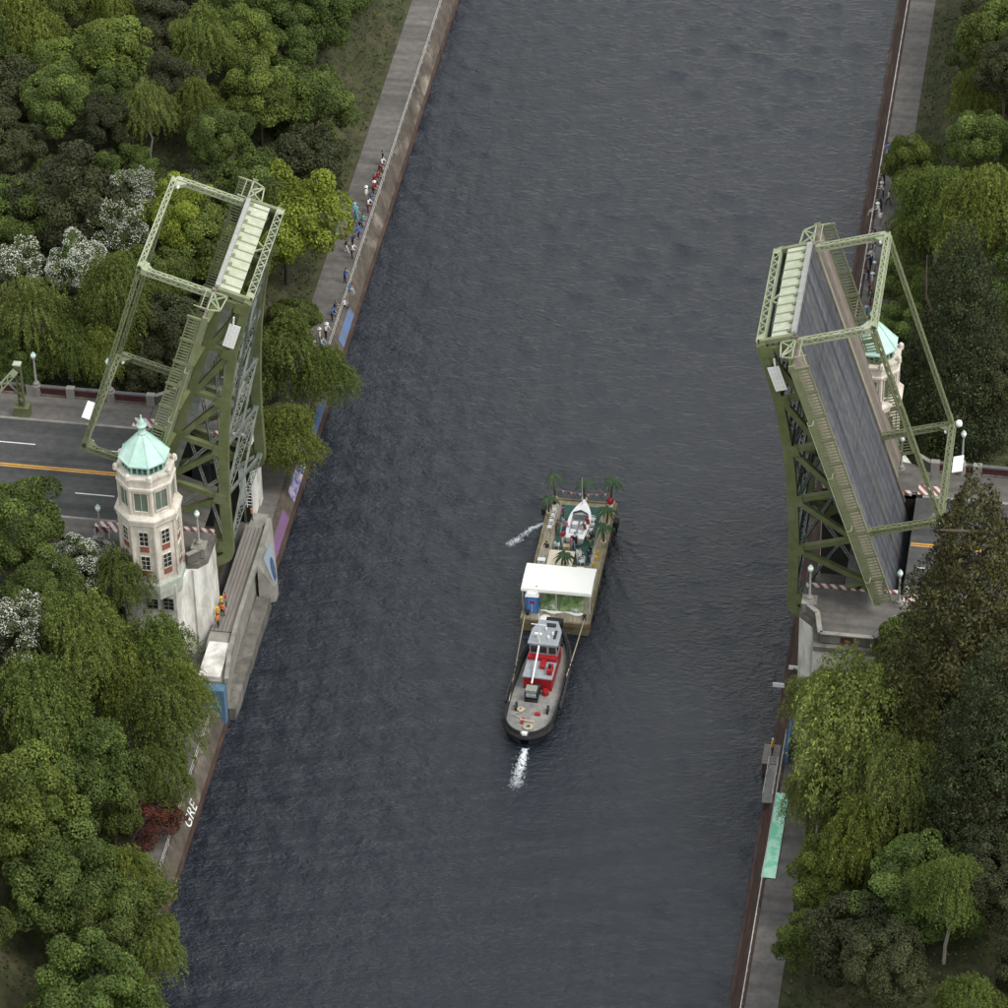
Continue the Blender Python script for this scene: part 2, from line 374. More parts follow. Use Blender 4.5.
WL=canal_wall('canal_wall','sloping stained concrete wall along the left side of the canal',-24.25,-23.45,M['concwall'] if 'concwall' in M else M.setdefault('concwall',mat('algae_stained_canal_concrete',(.12,.098,.078),(.055,.046,.037),.55,.9,.25,c3=(.27,.235,.19),stretch=(1,1,1))),M['wood'])
WR=canal_wall('canal_wall','dark red-brown timbered wall along the right side of the canal',29.6,28.75,M['wood'],M['wood'])
tag(MB().box(-28.0,-24.63,-600,1200,PATH-.3,PATH+.05).build('path_left',M['walk']),kind='structure')
tag(MB().box(29.98,32.9,-600,1200,PATH-.3,PATH+.05).build('path_right',M['walk']),kind='structure')

# pipe railings on the canal walls
def pipe_rail(label,x,y0,y1,grp='canal pipe railings'):
    o=thing('pipe_railing',label,'railing',(x,y0,PATH+.12),group=grp); L=y1-y0
    for z in (.55,1.05): MB().tube([(0,0,z),(0,L,z)],.024,6).build('rail',M['whitegrey'],o)
    pm=MB().tube([(0,0,0),(0,0,1.06)],.028,6).mesh('post',M['whitegrey'])
    for i in range(int(L/2.4)+1): link('post',pm,o,(0,i*2.4,0))
M['whitegrey']=mat('white_pipe_paint',(.62,.62,.60),(.42,.42,.4),2,.5)
pipe_rail('white pipe railing along the upper left canal wall, with spectators behind it',-24.4,18,124)
pipe_rail('white pipe railing along the lower left canal wall below the tower',-24.4,-66,-20)
pipe_rail('white pipe railing along the upper right canal wall, with spectators behind it',29.75,15,124)
pipe_rail('white pipe railing along the lower right canal wall by the yellow-jacketed person',29.75,-60,-17)

# ================================================================ BRIDGE LEAVES
# local frame of a leaf: X towards its tip, Z above the trunnion (deck surface at Z = 4.07)
DZ=4.07; TH=R(72)
def leaf_master(label):
    o=thing('bascule_leaf',label,'drawbridge leaf',(0,0,0),group='raised bridge leaves')
    G,GP,GM,GG=M['green'],M['greenpale'],M['greenmid'],M['greygreen']
    P=lambda v,w,y:(v,y,w+DZ)
    bx=lambda v0,v1,y0,y1,w0,w1:MB().box(v0,v1,y0,y1,w0+DZ,w1+DZ)
    bx(-2.2,33.3,-7.05,7.05,-.28,0).build('deck',M['leafdeck'],o)
    for i in range(7): bx(-1.3+5.66*i,-1.24+5.66*i,-7.0,7.0,.002,.008).build('deck_joint',M['darkmetal'],o)
    for yy in (-.17,.17): bx(-1,33.2,yy-.045,yy+.045,.003,.007).build('lane_line',mat('worn_lane_paint',(.22,.19,.10),(.09,.085,.075),1.2,.8) if yy<0 else bpy.data.materials['worn_lane_paint'],o)
    for s in (-1,1):
        a,b=sorted((s*7.06,s*7.42)); bx(2.2,33.25,a,b,-.35,.16).build('kerb',M['leafwalk'],o)
        a,b=sorted((s*7.75,s*11.05)); sw=bx(4.9,32.6,a,b,-.14,.10).build('sidewalk',M['leafwalk'],o)
        a,b=sorted((s*7.43,s*7.74)); bx(4.9,32.9,a,b,-.5,.14).build('sidewalk_stringer',M['greenpale'],o)
        a,b=sorted((s*11.06,s*11.25)); bx(4.6,32.8,a,b,-.42,.13).build('fascia_girder',GM,o)
        for i in range(6):          # cantilever brackets under the sidewalk
            v=32.2-5.6*i*.98
            MB().add([P(v-.08,-.2,s*7.5),P(v-.08,-.95,s*7.5),P(v-.08,-.55,s*11.0),P(v-.08,-.2,s*11.0),P(v+.08,-.2,s*7.5),P(v+.08,-.95,s*7.5),P(v+.08,-.55,s*11.0),P(v+.08,-.2,s*11.0)],
                [(0,1,2,3),(7,6,5,4),(0,4,5,1),(1,5,6,2),(2,6,7,3),(3,7,4,0)]).build('sidewalk_bracket',G,o)
        # railing: posts, panels of upright bars, top rail
        rl=bx(4.9,32.4,s*11.18-.05,s*11.18+.05,1.22,1.36).build('railing',GM,o)
        bx(4.9,32.4,s*11.18-.045,s*11.18+.045,.22,.32).build('lower_rail',GM,rl)
        nb=10; Lb=27.5/nb
        pan=MB()
        for j in range(8): pan.cbox((Lb*(j+.5)/8,0,.56),(.13,.05,.94))
        pme=pan.mesh('railing_panel',GM); pst=MB().box(-.09,.09,-.09,.09,0,1.42).mesh('railing_post',GM)
        for i in range(nb): link('railing_panel',pme,rl,P(4.9+Lb*i,.22,s*11.18))
        for i in range(nb+1): link('railing_post',pst,rl,P(4.9+Lb*i,.05,s*11.18))
        # outrigger pipe ties beyond the railing
        for i in range(4): MB().tube([P(8+6.2*i,.12,s*11.2),P(8+6.2*i,.12,s*12.0),P(8+6.2*i,-.25,s*12.0)],.05,5).build('outrigger',GP,o)
        MB().tube([P(5,-.28,s*12.0),P(27,-.28,s*12.0)],.045,5).build('conduit',GP,o)
    # trusses
    V=[32.4,26.8,21.1,15.4,9.8,4.2]; WL_=[-3.35,-3.55,-4.35,-5.6,-7.15,-9.0]
    for s in (-1,1):
        y=s*7.4
        MB().beam(P(-1.5,-.95,y),P(33.1,-.95,y),.7,.8).build('top_chord',G,o)
        mb=MB(); cv=[(33.2,-3.35)]+list(zip(V,WL_))+[(3.0,-9.1),(2.0,-8.3)]
        # smooth the chord curve
        fine=[]
        for i in range(len(cv)-1):
            p0=cv[max(i-1,0)];p1=cv[i];p2=cv[i+1];p3=cv[min(i+2,len(cv)-1)]
            for t in (0,.33,.66):
                f=lambda k:.5*((2*p1[k])+(-p0[k]+p2[k])*t+(2*p0[k]-5*p1[k]+4*p2[k]-p3[k])*t*t+(-p0[k]+3*p1[k]-3*p2[k]+p3[k])*t**3)
                fine.append((f(0),f(1)))
        fine.append(cv[-1]); vs=[];fs=[]
        for i,(v,w) in enumerate(fine):
            a=fine[max(i-1,0)];c=fine[min(i+1,len(fine)-1)];dx,dz=c[0]-a[0],c[1]-a[1];q=math.hypot(dx,dz);nx,nz=-dz/q,dx/q
            hh=.38+.12*min(1,i/len(fine)*1.5)
            for yy,h in ((-.38,-hh),(.38,-hh),(.38,hh),(-.38,hh)): vs.append(P(v+nx*h,w+nz*h,y+yy))
        m_=len(fine)
        for i in range(m_-1):
            for j in range(4): fs.append((i*4+j,i*4+(j+1)%4,(i+1)*4+(j+1)%4,(i+1)*4+j))
        fs+=[(3,2,1,0),tuple((m_-1)*4+j for j in range(4))]
        ch=mb.add(vs,fs).build('lower_chord',G,o)
        for v,w in zip(V,WL_): MB().beam(P(v-.6,w+.45,y+s*.41),P(v+.6,w+.45,y+s*.41),.04,1.1).build('gusset_plate',G,ch)
        for i,(v,w) in enumerate(zip(V,WL_)):
            MB().beam(P(v,-1.3,y),P(v,w+.2,y),.5,.52,(1,0,0)).build('post',G,o)
            if i: MB().beam(P(v+.15,-1.35,y),P(V[i-1]-.1,WL_[i-1]+.3,y),.48,.54).build('diagonal',G,o)
        MB().beam(P(4.2,-9.0,y),P(-1.0,-1.3,y),.55,.8).build('diagonal',G,o)
        MB().beam(P(4.4,-1.3,y),P(2.0,-8.2,y),.5,.6).build('diagonal',G,o)
    # floor system
    for v in V: MB().box(v-.22,v+.22,-7.0,7.0,DZ-1.9,DZ-.29).build('floor_beam',M['greygreen'],o)
    for y in (-5.6,-4,-2.4,-.8,.8,2.4,4,5.6): MB().box(-2,33.0,y-.12,y+.12,DZ-.85,DZ-.29).build('stringer',M['greygreen'],o)
    # bracing between the trusses
    for i in range(6):
        MB().laced(P(V[i],WL_[i],-7.0),P(V[i],WL_[i],7.0),.55,.4,(1,0,0),.5,.08).build('cross_strut',GG,o)
        if i<5:
            a,b=V[i],V[i+1]; wa,wb=WL_[i],WL_[i+1]; md=((a+b)/2,(wa+wb)/2)
            for s in (-1,1):
                MB().laced(P(a,wa-.1,s*7.0),P(b,wb-.1,-s*7.0),.42,.22,(0,0,1),.45,.07,faces=(1,)).build('lateral_brace',GG,o)
        if i>1:
            for s in (-1,1): MB().laced(P(V[i]-.3,-1.6,s*6.9),P(V[i]-.3,WL_[i]+.3,-s*6.9),.34,.2,(1,0,0),.5,.07,faces=(1,)).build('sway_brace',GG,o)
    for y in (-3.3,3.3): MB().laced(P(32.4,-3.3,y),P(15.4,-5.5,y),.36,.2,(0,0,1),.5,.07,faces=(1,)).build('lateral_stringer',GG,o)
    # tip: pale ribbed end plate, deck nosing, lattice strut on the channel side
    ep=MB().box(33.12,33.34,-6.9,6.9,DZ-2.35,DZ-.42).build('end_plate',M['panel'],o)
    ribm=MB().box(0,.10,-.05,.05,0,1.98).mesh('rib',M['greenpale']); tab=MB().box(0,.16,-.2,.2,0,.26).mesh('lug',M['greenmid'])
    for i in range(10):
        y=-6.2+12.4*i/9; link('rib',ribm,ep,(33.34,y,DZ-2.37)); link('lug',tab,ep,(33.34,y+.25,DZ-.78))
    MB().box(33.30,33.62,-7.0,7.0,DZ-.40,DZ+.03).build('deck_nosing',M['galv'],o)
    MB().laced(P(33.2,-3.35,-7.3),P(33.2,-3.35,7.3),.75,.55,(1,0,0),.62,.11).build('tip_strut',GP,o)
    for y in (-7.15,7.15): MB().beam(P(33.2,-.3,y),P(33.2,-3.4,y),.4,.45,(1,0,0)).build('tip_post',GM,o)
    MB().beam(P(33.2,-2.3,0),P(33.2,-3.1,.9),.14,.14).build('tip_tie',GP,o); MB().beam(P(33.2,-2.3,1.6),P(33.2,-3.1,.9),.14,.14).build('tip_tie',GP,o)
    for s in (-1,1):     # lattice wing brackets where the sidewalk stops short of the tip
        mb=MB(); a=P(33.1,-.05,s*7.6);b=P(33.1,-.05,s*10.4);c=P(33.1,-1.4,s*7.6);d=P(33.1,-1.2,s*9.9)
        for p,q in ((a,b),(a,c),(c,d),(d,b),(a,d),(P(33.1,-.05,s*8.9),c),(P(33.1,-.05,s*8.9),d)): mb.beam(p,q,.12,.12)
        mb.build('wing_bracket',GP,o)
        mb=MB(); mb.tube([P(33.1,.1,s*10.3),P(33.1,1.25,s*10.3)],.06,5); mb.tube([P(33.1,.1,s*7.6),P(33.1,1.0,s*7.6)],.06,5); mb.tube([P(33.1,.6,s*7.6),P(33.1,.6,s*10.3)],.05,5)
        mb.build('tip_guard',GP,o)
    # tail
    MB().box(-7.4,-1.2,-6.6,6.6,DZ-6.2,DZ-1.2).build('counterweight',M['concdark'],o)
    # overhead portal frames with laced members
    H=7.05
    for k,v in enumerate((32.6,10.2)):
        pf=MB().laced4(P(v,H,-7.35),P(v,H,7.35),.62,.55,(0,0,1)).build('portal_frame',GP if k==0 else GM,o)
        for s in (-1,1):
            MB().laced4(P(v,.12,s*7.32),P(v,H-.3,s*7.32),.62,.55,(0,1,0)).build('portal_leg',GP if k==0 else GM,pf)
            kb=MB(); y0=s*7.0
            kb.add([P(v-.2,H-.3,y0),P(v-.2,H-1.3,y0),P(v-.2,H-.3,y0-s*1.0),P(v+.2,H-.3,y0),P(v+.2,H-1.3,y0),P(v+.2,H-.3,y0-s*1.0)],[(0,1,2),(5,4,3),(0,3,4,1),(1,4,5,2),(2,5,3,0)])
            kb.build('knee_gusset',GP if k==0 else GM,pf)
            MB().lathe([(.0,-.0),(.16,.03),(.2,.18),(.13,.34),(.0,.38)],8,P(v,H-.75,s*6.3)).build('insulator',M['globe'],pf)
    for s in (-1,1):
        MB().laced4(P(32.2,H,s*7.2),P(10.6,H,s*7.2),.48,.42,(0,0,1),.45,.10,.11).build('portal_strut',GM,o)
    return o
LEAF_L=leaf_master('raised left bridge leaf seen from its truss side, portal frames pointing left')
LEAF_R=copy_tree(LEAF_L); LEAF_R['label']='raised right bridge leaf with its road deck showing to the camera'
LEAF_L.location=(XC-33.1,0,-4.07); LEAF_L.rotation_euler=(0,-TH,0)
LEAF_R.location=(XC+33.1,0,-4.07); LEAF_R.rotation_euler=(0,-TH,math.pi)
sgm=mat('notice_board_white',(.86,.86,.85),(.80,.80,.79),1.5,.6)
def notice(lf,v,w,y,name='sign_board'):
    b=MB().box(v-1.35,v+1.35,y-.03,y+.03,w-.55+DZ,w+.55+DZ).build(name,sgm,lf); b['label']='white notice board'
    t=MB()
    for i in range(5):
        for j in range(3): t.box(v-1.1+.5*i,v-1.1+.5*i+rnd.uniform(.2,.4),y-.037,y-.034,w-.35+.3*j+DZ,w-.31+.3*j+DZ); t.box(v-1.1+.5*i,v-1.1+.5*i+rnd.uniform(.2,.4),y+.034,y+.037,w-.35+.3*j+DZ,w-.31+.3*j+DZ)
    t.build('lettering_lines',mat('faded_lettering',(.62,.62,.62),(.5,.5,.5),3,.7),b)
    MB().tube([(v+1.35,y,w+.2+DZ),(v+2.2,y,w+.35+DZ)],.09,6).build('sign_lamp',M['whitepaint'],b)
notice(LEAF_L,29.3,-2.9,-8.1); notice(LEAF_R,29.6,-2.75,8.1)
def lane_sign(lf,v,y,s):
    b=MB().box(v-.06,v,y-1.3,y+1.3,DZ+7.35,DZ+8.3).build('lane_sign',sgm,lf); b['label']='white lane sign on the portal frame'
lane_sign(LEAF_L,9.7,-1.5,1); 
b=MB().box(9.6,9.68,-2.9,-.5,DZ+7.35,DZ+8.35).build('lane_sign',sgm,LEAF_R); b['label']='white lane sign on the portal frame'
MB().lathe([(0,0),(.3,.1),(.38,.35),(.3,.6),(0,.7)],10,(10.2,-7.3,DZ+7.3)).build('warning_light',M['globe'],LEAF_R,True)

# ================================================================ PIERS
def pier(sg,label,near_tower,far_tower):
    o=thing('bridge_pier',label,'bridge pier',(0,0,0),group='bascule piers')
    fx=lambda u:XC+sg*u
    def poly(ps): return [(fx(u),y) for u,y in ps]
    def bx(u0,u1,y0,y1,z0,z1):
        a,b=sorted((fx(u0),fx(u1))); return MB().box(a,b,y0,y1,z0,z1)
    for s,tw in ((-1,near_tower),(1,far_tower)):
        base=[(28.35,s*7.65),(28.35,s*11.3),(29.7,s*12.6),(30.1,s*15.9),(35.9,s*15.9),(37.4,s*12.6),(38.6,s*11.3),(38.6,s*7.65)]
        if tw: base=[(28.35,s*7.65),(28.35,s*11.3),(29.7,s*12.6),(30.6,s*15.0),(35.4,s*15.0),(36.8,s*12.6),(38.6,s*11.3),(38.6,s*7.65)]
        w=MB().prism(poly(base),-13.6,-.62).build('wing_wall',M['whitecon'],o)
        # ledges and pilasters on the wall
        if True:
            led=[(28.2,s*7.6),(28.2,s*11.4),(29.55,s*12.7),(29.95,s*16.05),(36.05,s*16.05),(37.5,s*12.7),(38.7,s*11.4),(38.7,s*7.6)]
            if tw: led=[(28.2,s*7.6),(28.2,s*11.4),(29.0,s*12.3),(31,s*12.6),(35,s*12.6),(37.0,s*12.3),(38.7,s*11.4),(38.7,s*7.6)]
            MB().prism(poly(led),-.60,-.02).build('cornice',M['concdark'],o)
            pil=MB().prism(poly([(u_,y_) for u_,y_ in ((28.2,s*10.2),(28.2,s*11.5),(29.4,s*12.6),(30.3,s*12.0),(29.4,s*10.2))]),-13.5,-.63).build('pilaster',M['whitecon'],o)
        # pavement of the wing
        pv=MB().prism(poly([(28.6,s*7.75),(28.6,s*11.2),(29.2,s*12.1),(31,s*12.4),(35,s*12.4),(36.8,s*12.1),(38.55,s*11.2),(38.55,s*7.75)] if tw else [(28.6,s*7.75),(28.6,s*11.2),(29.9,s*12.4),(30.6,s*15.3),(35.4,s*15.3),(37.0,s*12.4),(38.55,s*11.2),(38.55,s*7.75)]),-.015,.12).build('wing_pavement',M['walk'],o)
        # parapet round the bay
        pts=[(28.75,s*11.3),(29.95,s*12.5),(30.5,s*15.4),(35.5,s*15.4),(36.9,s*12.5),(38.5,s*11.3)]
        for i in range(len(pts)-1):
            a=pts[i];b=pts[i+1]
            if tw and i in (1,2,3): continue
            pr=MB().beam((fx(a[0]),a[1],.62),(fx(b[0]),b[1],.62),.32,1.0).build('parapet',M['concdark'],o)
            MB().beam((fx(a[0]),a[1],1.17),(fx(b[0]),b[1],1.17),.46,.10).build('coping',M['concrete'],pr)
            if i==2:
                MB().box(min(fx(32.4),fx(33.6)),max(fx(32.4),fx(33.6)),s*15.4+(-.185 if s<0 else .165),s*15.4+(-.165 if s<0 else .185),.3,.95).build('red_panel',M['rail_red'],pr)
        # pedestal for the corner lamp
        pd=bx(28.45,29.65,min(s*10.4,s*11.55),max(s*10.4,s*11.55),.121,1.15).build('pedestal',M['concrete'],o)
        bx(28.35,29.75,min(s*10.3,s*11.65),max(s*10.3,s*11.65),1.15,1.32).build('pedestal_cap',M['concrete'],pd)
        if not tw:
            for q in (0,1):
                MB().box(min(fx(31+q*2.6),fx(32+q*2.6)),max(fx(31+q*2.6),fx(32+q*2.6)),s*15.91-.02 if s>0 else s*15.93,s*15.93 if s>0 else s*15.91+.02,-4.6,-3.0).build('recess',M['concdark'],o)
        # striped edge along the opening
        y0,y1=sorted((s*7.30,s*7.74)); e=bx(28.4,37.0,y0,y1,.0,.30); e.build('striped_edge',M['stripeA'],o)
        y0,y1=sorted((s*7.46,s*8.9)); bx(37.55,40.0,y0,y1,.125,.16).build('striped_plate',M['stripeA'],o)
    bx(37.46,38.6,-7.64,7.64,-13.6,-.62).build('back_wall',M['concdark'],o)
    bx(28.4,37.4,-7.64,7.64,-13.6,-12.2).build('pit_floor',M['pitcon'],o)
    for s in (-1,1): bx(28.42,37.44,min(s*7.60,s*7.645),max(s*7.60,s*7.645),-12.19,-.05).build('pit_shade_lining',M['pitcon'],o)  # thin dark sheets added over the inner walls to paint the pit's shade
    bx(37.40,37.455,-7.6,7.6,-12.19,-.63).build('pit_shade_lining',M['pitcon'],o)
    # trunnion girders
    for s in (-1,1): bx(32.2,34.0,s*6.75-.25,s*6.75+.25,-12.2,-3.2).build('trunnion_post',M['darkmetal'],o)
    return o
M['stripeA']=stripe_mat('red_white_hazard_stripes',(.74,.70,.66),(.27,.085,.075),.85,(1,.75,.5))
PIER_L=pier(-1,'left bridge pier of white-washed concrete beneath the near tower',True,False)
PIER_R=pier(1,'right bridge pier with an empty parapet bay on its near side',False,True)
# left pier: near wall windows, bosses
def pane_window(parent,c,w,h,nrm,cols,rows,gl,fr,depth=.10,name='window'):
    """glazed window: pane + frame + glazing bars; nrm is a horizontal outward unit vector"""
    n=Vector((nrm[0],nrm[1],0)).normalized(); t=Vector((-n.y,n.x,0)); up=Vector((0,0,1)); c=Vector(c)
    q=lambda a,b,d:c+t*a+up*b+n*d
    f=MB()
    def bar(a0,a1,b0,b1,d0,d1):
        f.add([q(a0,b0,d0),q(a1,b0,d0),q(a1,b1,d0),q(a0,b1,d0),q(a0,b0,d1),q(a1,b0,d1),q(a1,b1,d1),q(a0,b1,d1)],[(0,3,2,1),(4,5,6,7),(0,1,5,4),(1,2,6,5),(2,3,7,6),(3,0,4,7)])
    b=.07
    bar(-w/2-b,w/2+b,-h/2-b,-h/2,-.02,depth); bar(-w/2-b,w/2+b,h/2,h/2+b,-.02,depth); bar(-w/2-b,-w/2,-h/2,h/2,-.02,depth); bar(w/2,w/2+b,-h/2,h/2,-.02,depth)
    for i in range(1,cols): x=-w/2+w*i/cols; bar(x-.02,x+.02,-h/2,h/2,.0,.05)
    for i in range(1,rows): z=-h/2+h*i/rows; bar(-w/2,w/2,z-.02,z+.02,.0,.048)
    o=f.build(name,fr,parent)
    pm=MB()
    pm.add([q(-w/2,-h/2,.02),q(w/2,-h/2,.02),q(w/2,h/2,.02),q(-w/2,h/2,.02)],[(0,1,2,3)]); pm.build('pane',gl,o)
    return o
for x in (-31.0,-29.45): pane_window(PIER_L,(x,-15.0,-3.0),.95,1.4,(0,-1),2,3,M['glass'],M['concrete'])
for z in (-3.0,-7.0): MB().tube([(-28.25,-12.2,z),(-28.25,-13.0,z)],[.42,.3],10).build('boss',M['concrete'],PIER_L)

# ================================================================ TOWERS
def tower(label,x,y):
    o=thing('bridge_tower',label,'tower',(x,y,0),group='copper-roofed bridge towers')
    ST=M['stone']; rot=math.pi/8
    MB().lathe([(3.05,-1.7),(3.12,-.9),(3.12,.0),(2.98,.25)],8,rot=rot).build('base_ring',M['basering'],o)
    MB().lathe([(2.86,-1.6),(2.86,7.2)],8,rot=rot).build('shaft',ST,o)
    MB().lathe([(2.95,6.95),(3.12,7.15),(3.12,7.5),(3.25,7.62),(3.25,7.85),(2.95,8.15)],8,rot=rot).build('belt_course',ST,o)
    MB().lathe([(2.62,8.0),(2.62,11.2)],8,rot=rot).build('lookout_stage',ST,o)
    MB().lathe([(2.66,10.95),(2.85,11.1),(2.85,11.35),(2.74,11.45),(2.74,12.2),(2.86,12.3),(2.86,12.5),(2.3,12.52)],8,rot=rot).build('parapet_ring',ST,o)
    MB().lathe([(2.12,12.3),(2.12,13.55)],8,rot=rot).build('clerestory',M['copper'],o)
    # roof: gently flared copper tent
    pr=[(2.2,13.42),(2.42,13.5),(2.42,13.66)]+[(2.38*(1-t)**.86+.34*t-.18*math.sin(math.pi*t)*.6,13.66+2.35*t) for t in (.05,.2,.4,.6,.8,1)]
    rf=MB().lathe(pr,8,rot=rot).build('roof',M['copper'],o)
    for k in range(8):
        a=rot+k*math.pi/4; MB().tube([(r*math.cos(a)*1.01,r*math.sin(a)*1.01,z+.02) for r,z in pr[2:]],.05,5).build('roof_ridge',M['copper'],rf)
    fn=[(.40,15.95),(.44,16.1),(.34,16.2),(.34,16.75),(.50,16.85),(.50,16.98),(.30,17.05),(.34,17.3),(.16,17.55),(.07,17.8),(.06,18.1),(.0,18.15)]
    MB().lathe(fn,10).build('finial',M['copper'],o,True)
    for k in range(8):
        a=k*math.pi/4; n=(math.cos(a),math.sin(a)); ap=math.cos(math.pi/8)
        P=lambda r,z:(n[0]*r,n[1]*r,z)
        # stacked stair windows with brick spandrels
        for zc in (5.45,2.55):
            wn=pane_window(o,P(2.86*ap,zc),.82,1.6,n,2,3,M['glass'],ST)
            t=Vector((-n[1],n[0],0)); c=Vector(P(2.86*ap+.03,zc-1.25)); nn=Vector((n[0],n[1],0))
            mb=MB(); d=nn*.05; e=t*.42; h=Vector((0,0,.30))
            mb.add([c-e-h-d,c+e-h-d,c+e+h-d,c-e+h-d,c-e-h+d,c+e-h+d,c+e+h+d,c-e+h+d],[(0,3,2,1),(4,5,6,7),(0,1,5,4),(1,2,6,5),(2,3,7,6),(3,0,4,7)])
            mb.build('brick_spandrel',M['brick'],o)
        # tall lookout windows
        pane_window(o,P(2.62*ap,9.72),1.28,2.15,n,2,1,M['glassgreen'],ST,.14)
        # clerestory lights
        for q in (-.5,0,.5):
            c=Vector(P(2.12*ap,12.98))+Vector((-n[1],n[0],0))*q
            pane_window(o,c,.34,.62,n,1,1,M['glass'],M['copperdark'],.05,'clerestory_light')
        # corner pilasters
        a2=rot+k*math.pi/4; pil=MB()
        pil.lathe([(.20,-1.2),(.20,7.0)],6,(2.82*math.cos(a2),2.82*math.sin(a2),0),a2); pil.lathe([(.2,8.1),(.2,11.0)],6,(2.58*math.cos(a2),2.58*math.sin(a2),0),a2)
        pil.build('corner_pilaster',ST,o)
        cap=MB().lathe([(.26,0),(.30,.1),(.26,.55),(.12,.7)],6,(2.76*math.cos(a2),2.76*math.sin(a2),12.3),a2).build('parapet_block',ST,o)
    return o
M['basering']=mat('green_stained_stone',(.46,.47,.40),(.33,.36,.30),1.5,.85,.1,c3=(.30,.38,.31))
tower('octagonal stone bridge tower with green copper roof, standing in full view on the left',XC-33,-13.2)
tower('stone tower with green copper roof half hidden behind the right bridge leaf',XC+32.3,13.2)

# ================================================================ left waterside apron below the pier
ap=thing('pier_apron','long low concrete fender platform at the waterline below the left pier','platform',(-24,-5,PATH))
z=lambda q:q-PATH
def W3(x,y,zz): return (x+24,y+5,zz-PATH)
mb=MB(); pts=[(-26.3,4.0),(-24.6,4.0),(-24.1,2.0),(-24.0,-6),(-23.95,-12),(-23.7,-16),(-23.2,-19.5),(-25.6,-19.5),(-26.3,-14)]
mb.prism([(x+24,y+5) for x,y in pts],z(-13.4),z(-8.2)); mb.build('apron_block',M['concrete'],ap)
for i in range(6):
    x=-26.25+.36*i; MB().prism([(x+24,y+5) for x,y in ((x,-12.4),(x+.31,-12.4),(x+.31+.02,3.5),(x+.02,3.5))],z(-8.19),z(-8.07+.012*(i%3))).build('deck_plank',M['plank'] if 'plank' in M else M.setdefault('plank',mat('grey_weathered_plank',(.24,.215,.19),(.15,.135,.12),1.2,.9,.15,stretch=(3,.3,1))),ap)
tw=[(-24.02,4.6),(-23.95,0),(-23.95,-6),(-23.9,-12),(-23.65,-16),(-23.15,-19.6)]
for i in range(len(tw)-1): MB().beam(W3(*tw[i],-7.95),W3(*tw[i+1],-7.95),.42,.62).build('kerb_wall',M['concrete'],ap)
pw=MB(); A=W3(-23.78,4.6,-7.7);B=W3(-23.73,-2.7,-7.7);c0=W3(-23.7,4.6,-11.2);c1=W3(-22.35,-.4,-11.2);c2=W3(-22.35,-1.7,-11.2);c3=W3(-23.7,-2.8,-11.2)
pw.add([A,B,c0,c1,c2,c3,W3(-23.7,4.6,-13.4),W3(-22.3,-.4,-13.4),W3(-22.3,-1.7,-13.4),W3(-23.7,-2.8,-13.4)],[(0,2,3),(0,3,4,1),(1,4,5),(2,6,7,3),(3,7,8,4),(4,8,9,5)]); pw.build('prow',M['concrete'],ap)
def on_prow(s_,t_): # between A-B (top) and c1-c2 (bottom)
    a=Vector(A).lerp(Vector(B),s_); c=Vector(c1).lerp(Vector(c2),s_) if True else None
    return a.lerp(c,t_)+Vector((.035,0,.02))
mural=MB(); mural.add([on_prow(.2,.25),on_prow(.75,.15),on_prow(.85,.9),on_prow(.15,.9)],[(3,2,1,0)]); mural.build('blue_mural',mat('pale_blue_mural_paint',(.20,.29,.37),(.26,.28,.29),1.5,.8),ap)
arc=MB(); pv=[on_prow(.45+.22*math.cos(q),.92-.5*math.sin(q))+Vector((.02,0,.012)) for q in np.linspace(0,math.pi,9)]; arc.add(pv,[tuple(range(8,-1,-1))]); arc.build('dark_arch',mat('dark_blue_mural_paint',(.05,.09,.16),(.035,.06,.12),2,.8),ap)
MB().box(-26.0+24,-24.4+24,4.1+5,6.0+5,z(-13),z(-8.3)).build('end_block',M['concrete'],ap)
MB().box(-24.0+24,-22.55+24,-19.5+5,-2.9+5,z(-13.4),z(-11.5)).build('ledge',M['concdark'],ap)
MB().box(-26.0+24,-23.9+24,-19.2+5,-14.2+5,z(-8.19),z(-7.9)).build('white_slab',M['whitecon'],ap)
MB().box(-25.7+24,-23.25+24,-20.6+5,-19.55+5,z(-13.0),z(-8.4)).build('blue_painted_end',mat('blue_wall_paint',(.10,.185,.28),(.08,.15,.23),2,.8),ap)

# ---- murals and lettering painted on the left canal wall (slope between x=-25.0 and -23.45)
def wall_pt(y,t): # t 0 top .. 1 bottom, 6 mm proud
    return (-24.2+.75*t+.016,y,PATH+.02-1.57*t+.012)
def wall_mural(label,y0,y1,t0,t1,mt,name='wall_mural'):
    mb=MB(); mb.add([wall_pt(y0,t0),wall_pt(y0,t1),wall_pt(y1,t1),wall_pt(y1,t0)],[(0,1,2,3)])
    return tag(mb.build(name,mt),label,'mural',group='paintings on the canal wall')
wall_mural('blue painted rectangle on the left canal wall, upper right of the maple',39.5,45.5,.25,.95,mat('mural_blue',(.10,.16,.31),(.13,.12,.12),.7,.8,lo=.3,hi=.5))
wall_mural('blue painted patch on the left canal wall under the overhanging tree',23.5,30,.3,.95,mat('mural_deep_blue',(.06,.11,.25),(.11,.1,.1),.8,.8,lo=.3,hi=.5))
mm=wall_mural('blue, pink and white graffiti lettering painted on the left canal wall',13.2,19.5,.15,.95,mat('mural_graffiti',(.42,.34,.44),(.10,.13,.32),1.1,.8,c3=(.5,.5,.55),lo=.45,hi=.55))
wall_mural('long purple painted panel on the left canal wall above the prow',3.2,10.5,.2,.95,mat('mural_purple',(.18,.085,.20),(.12,.095,.1),.8,.8,lo=.3,hi=.55,c3=(.16,.13,.12)))
mb=MB(); zt=lambda x:PATH+.02-(30.6-x)*1.2
mb.add([(30.9,-36,PATH+.15),(30.9,-24.6,PATH+.15),(29.75,-24.6,PATH+.15),(29.6,-36,PATH+.15)],[(3,2,1,0)])
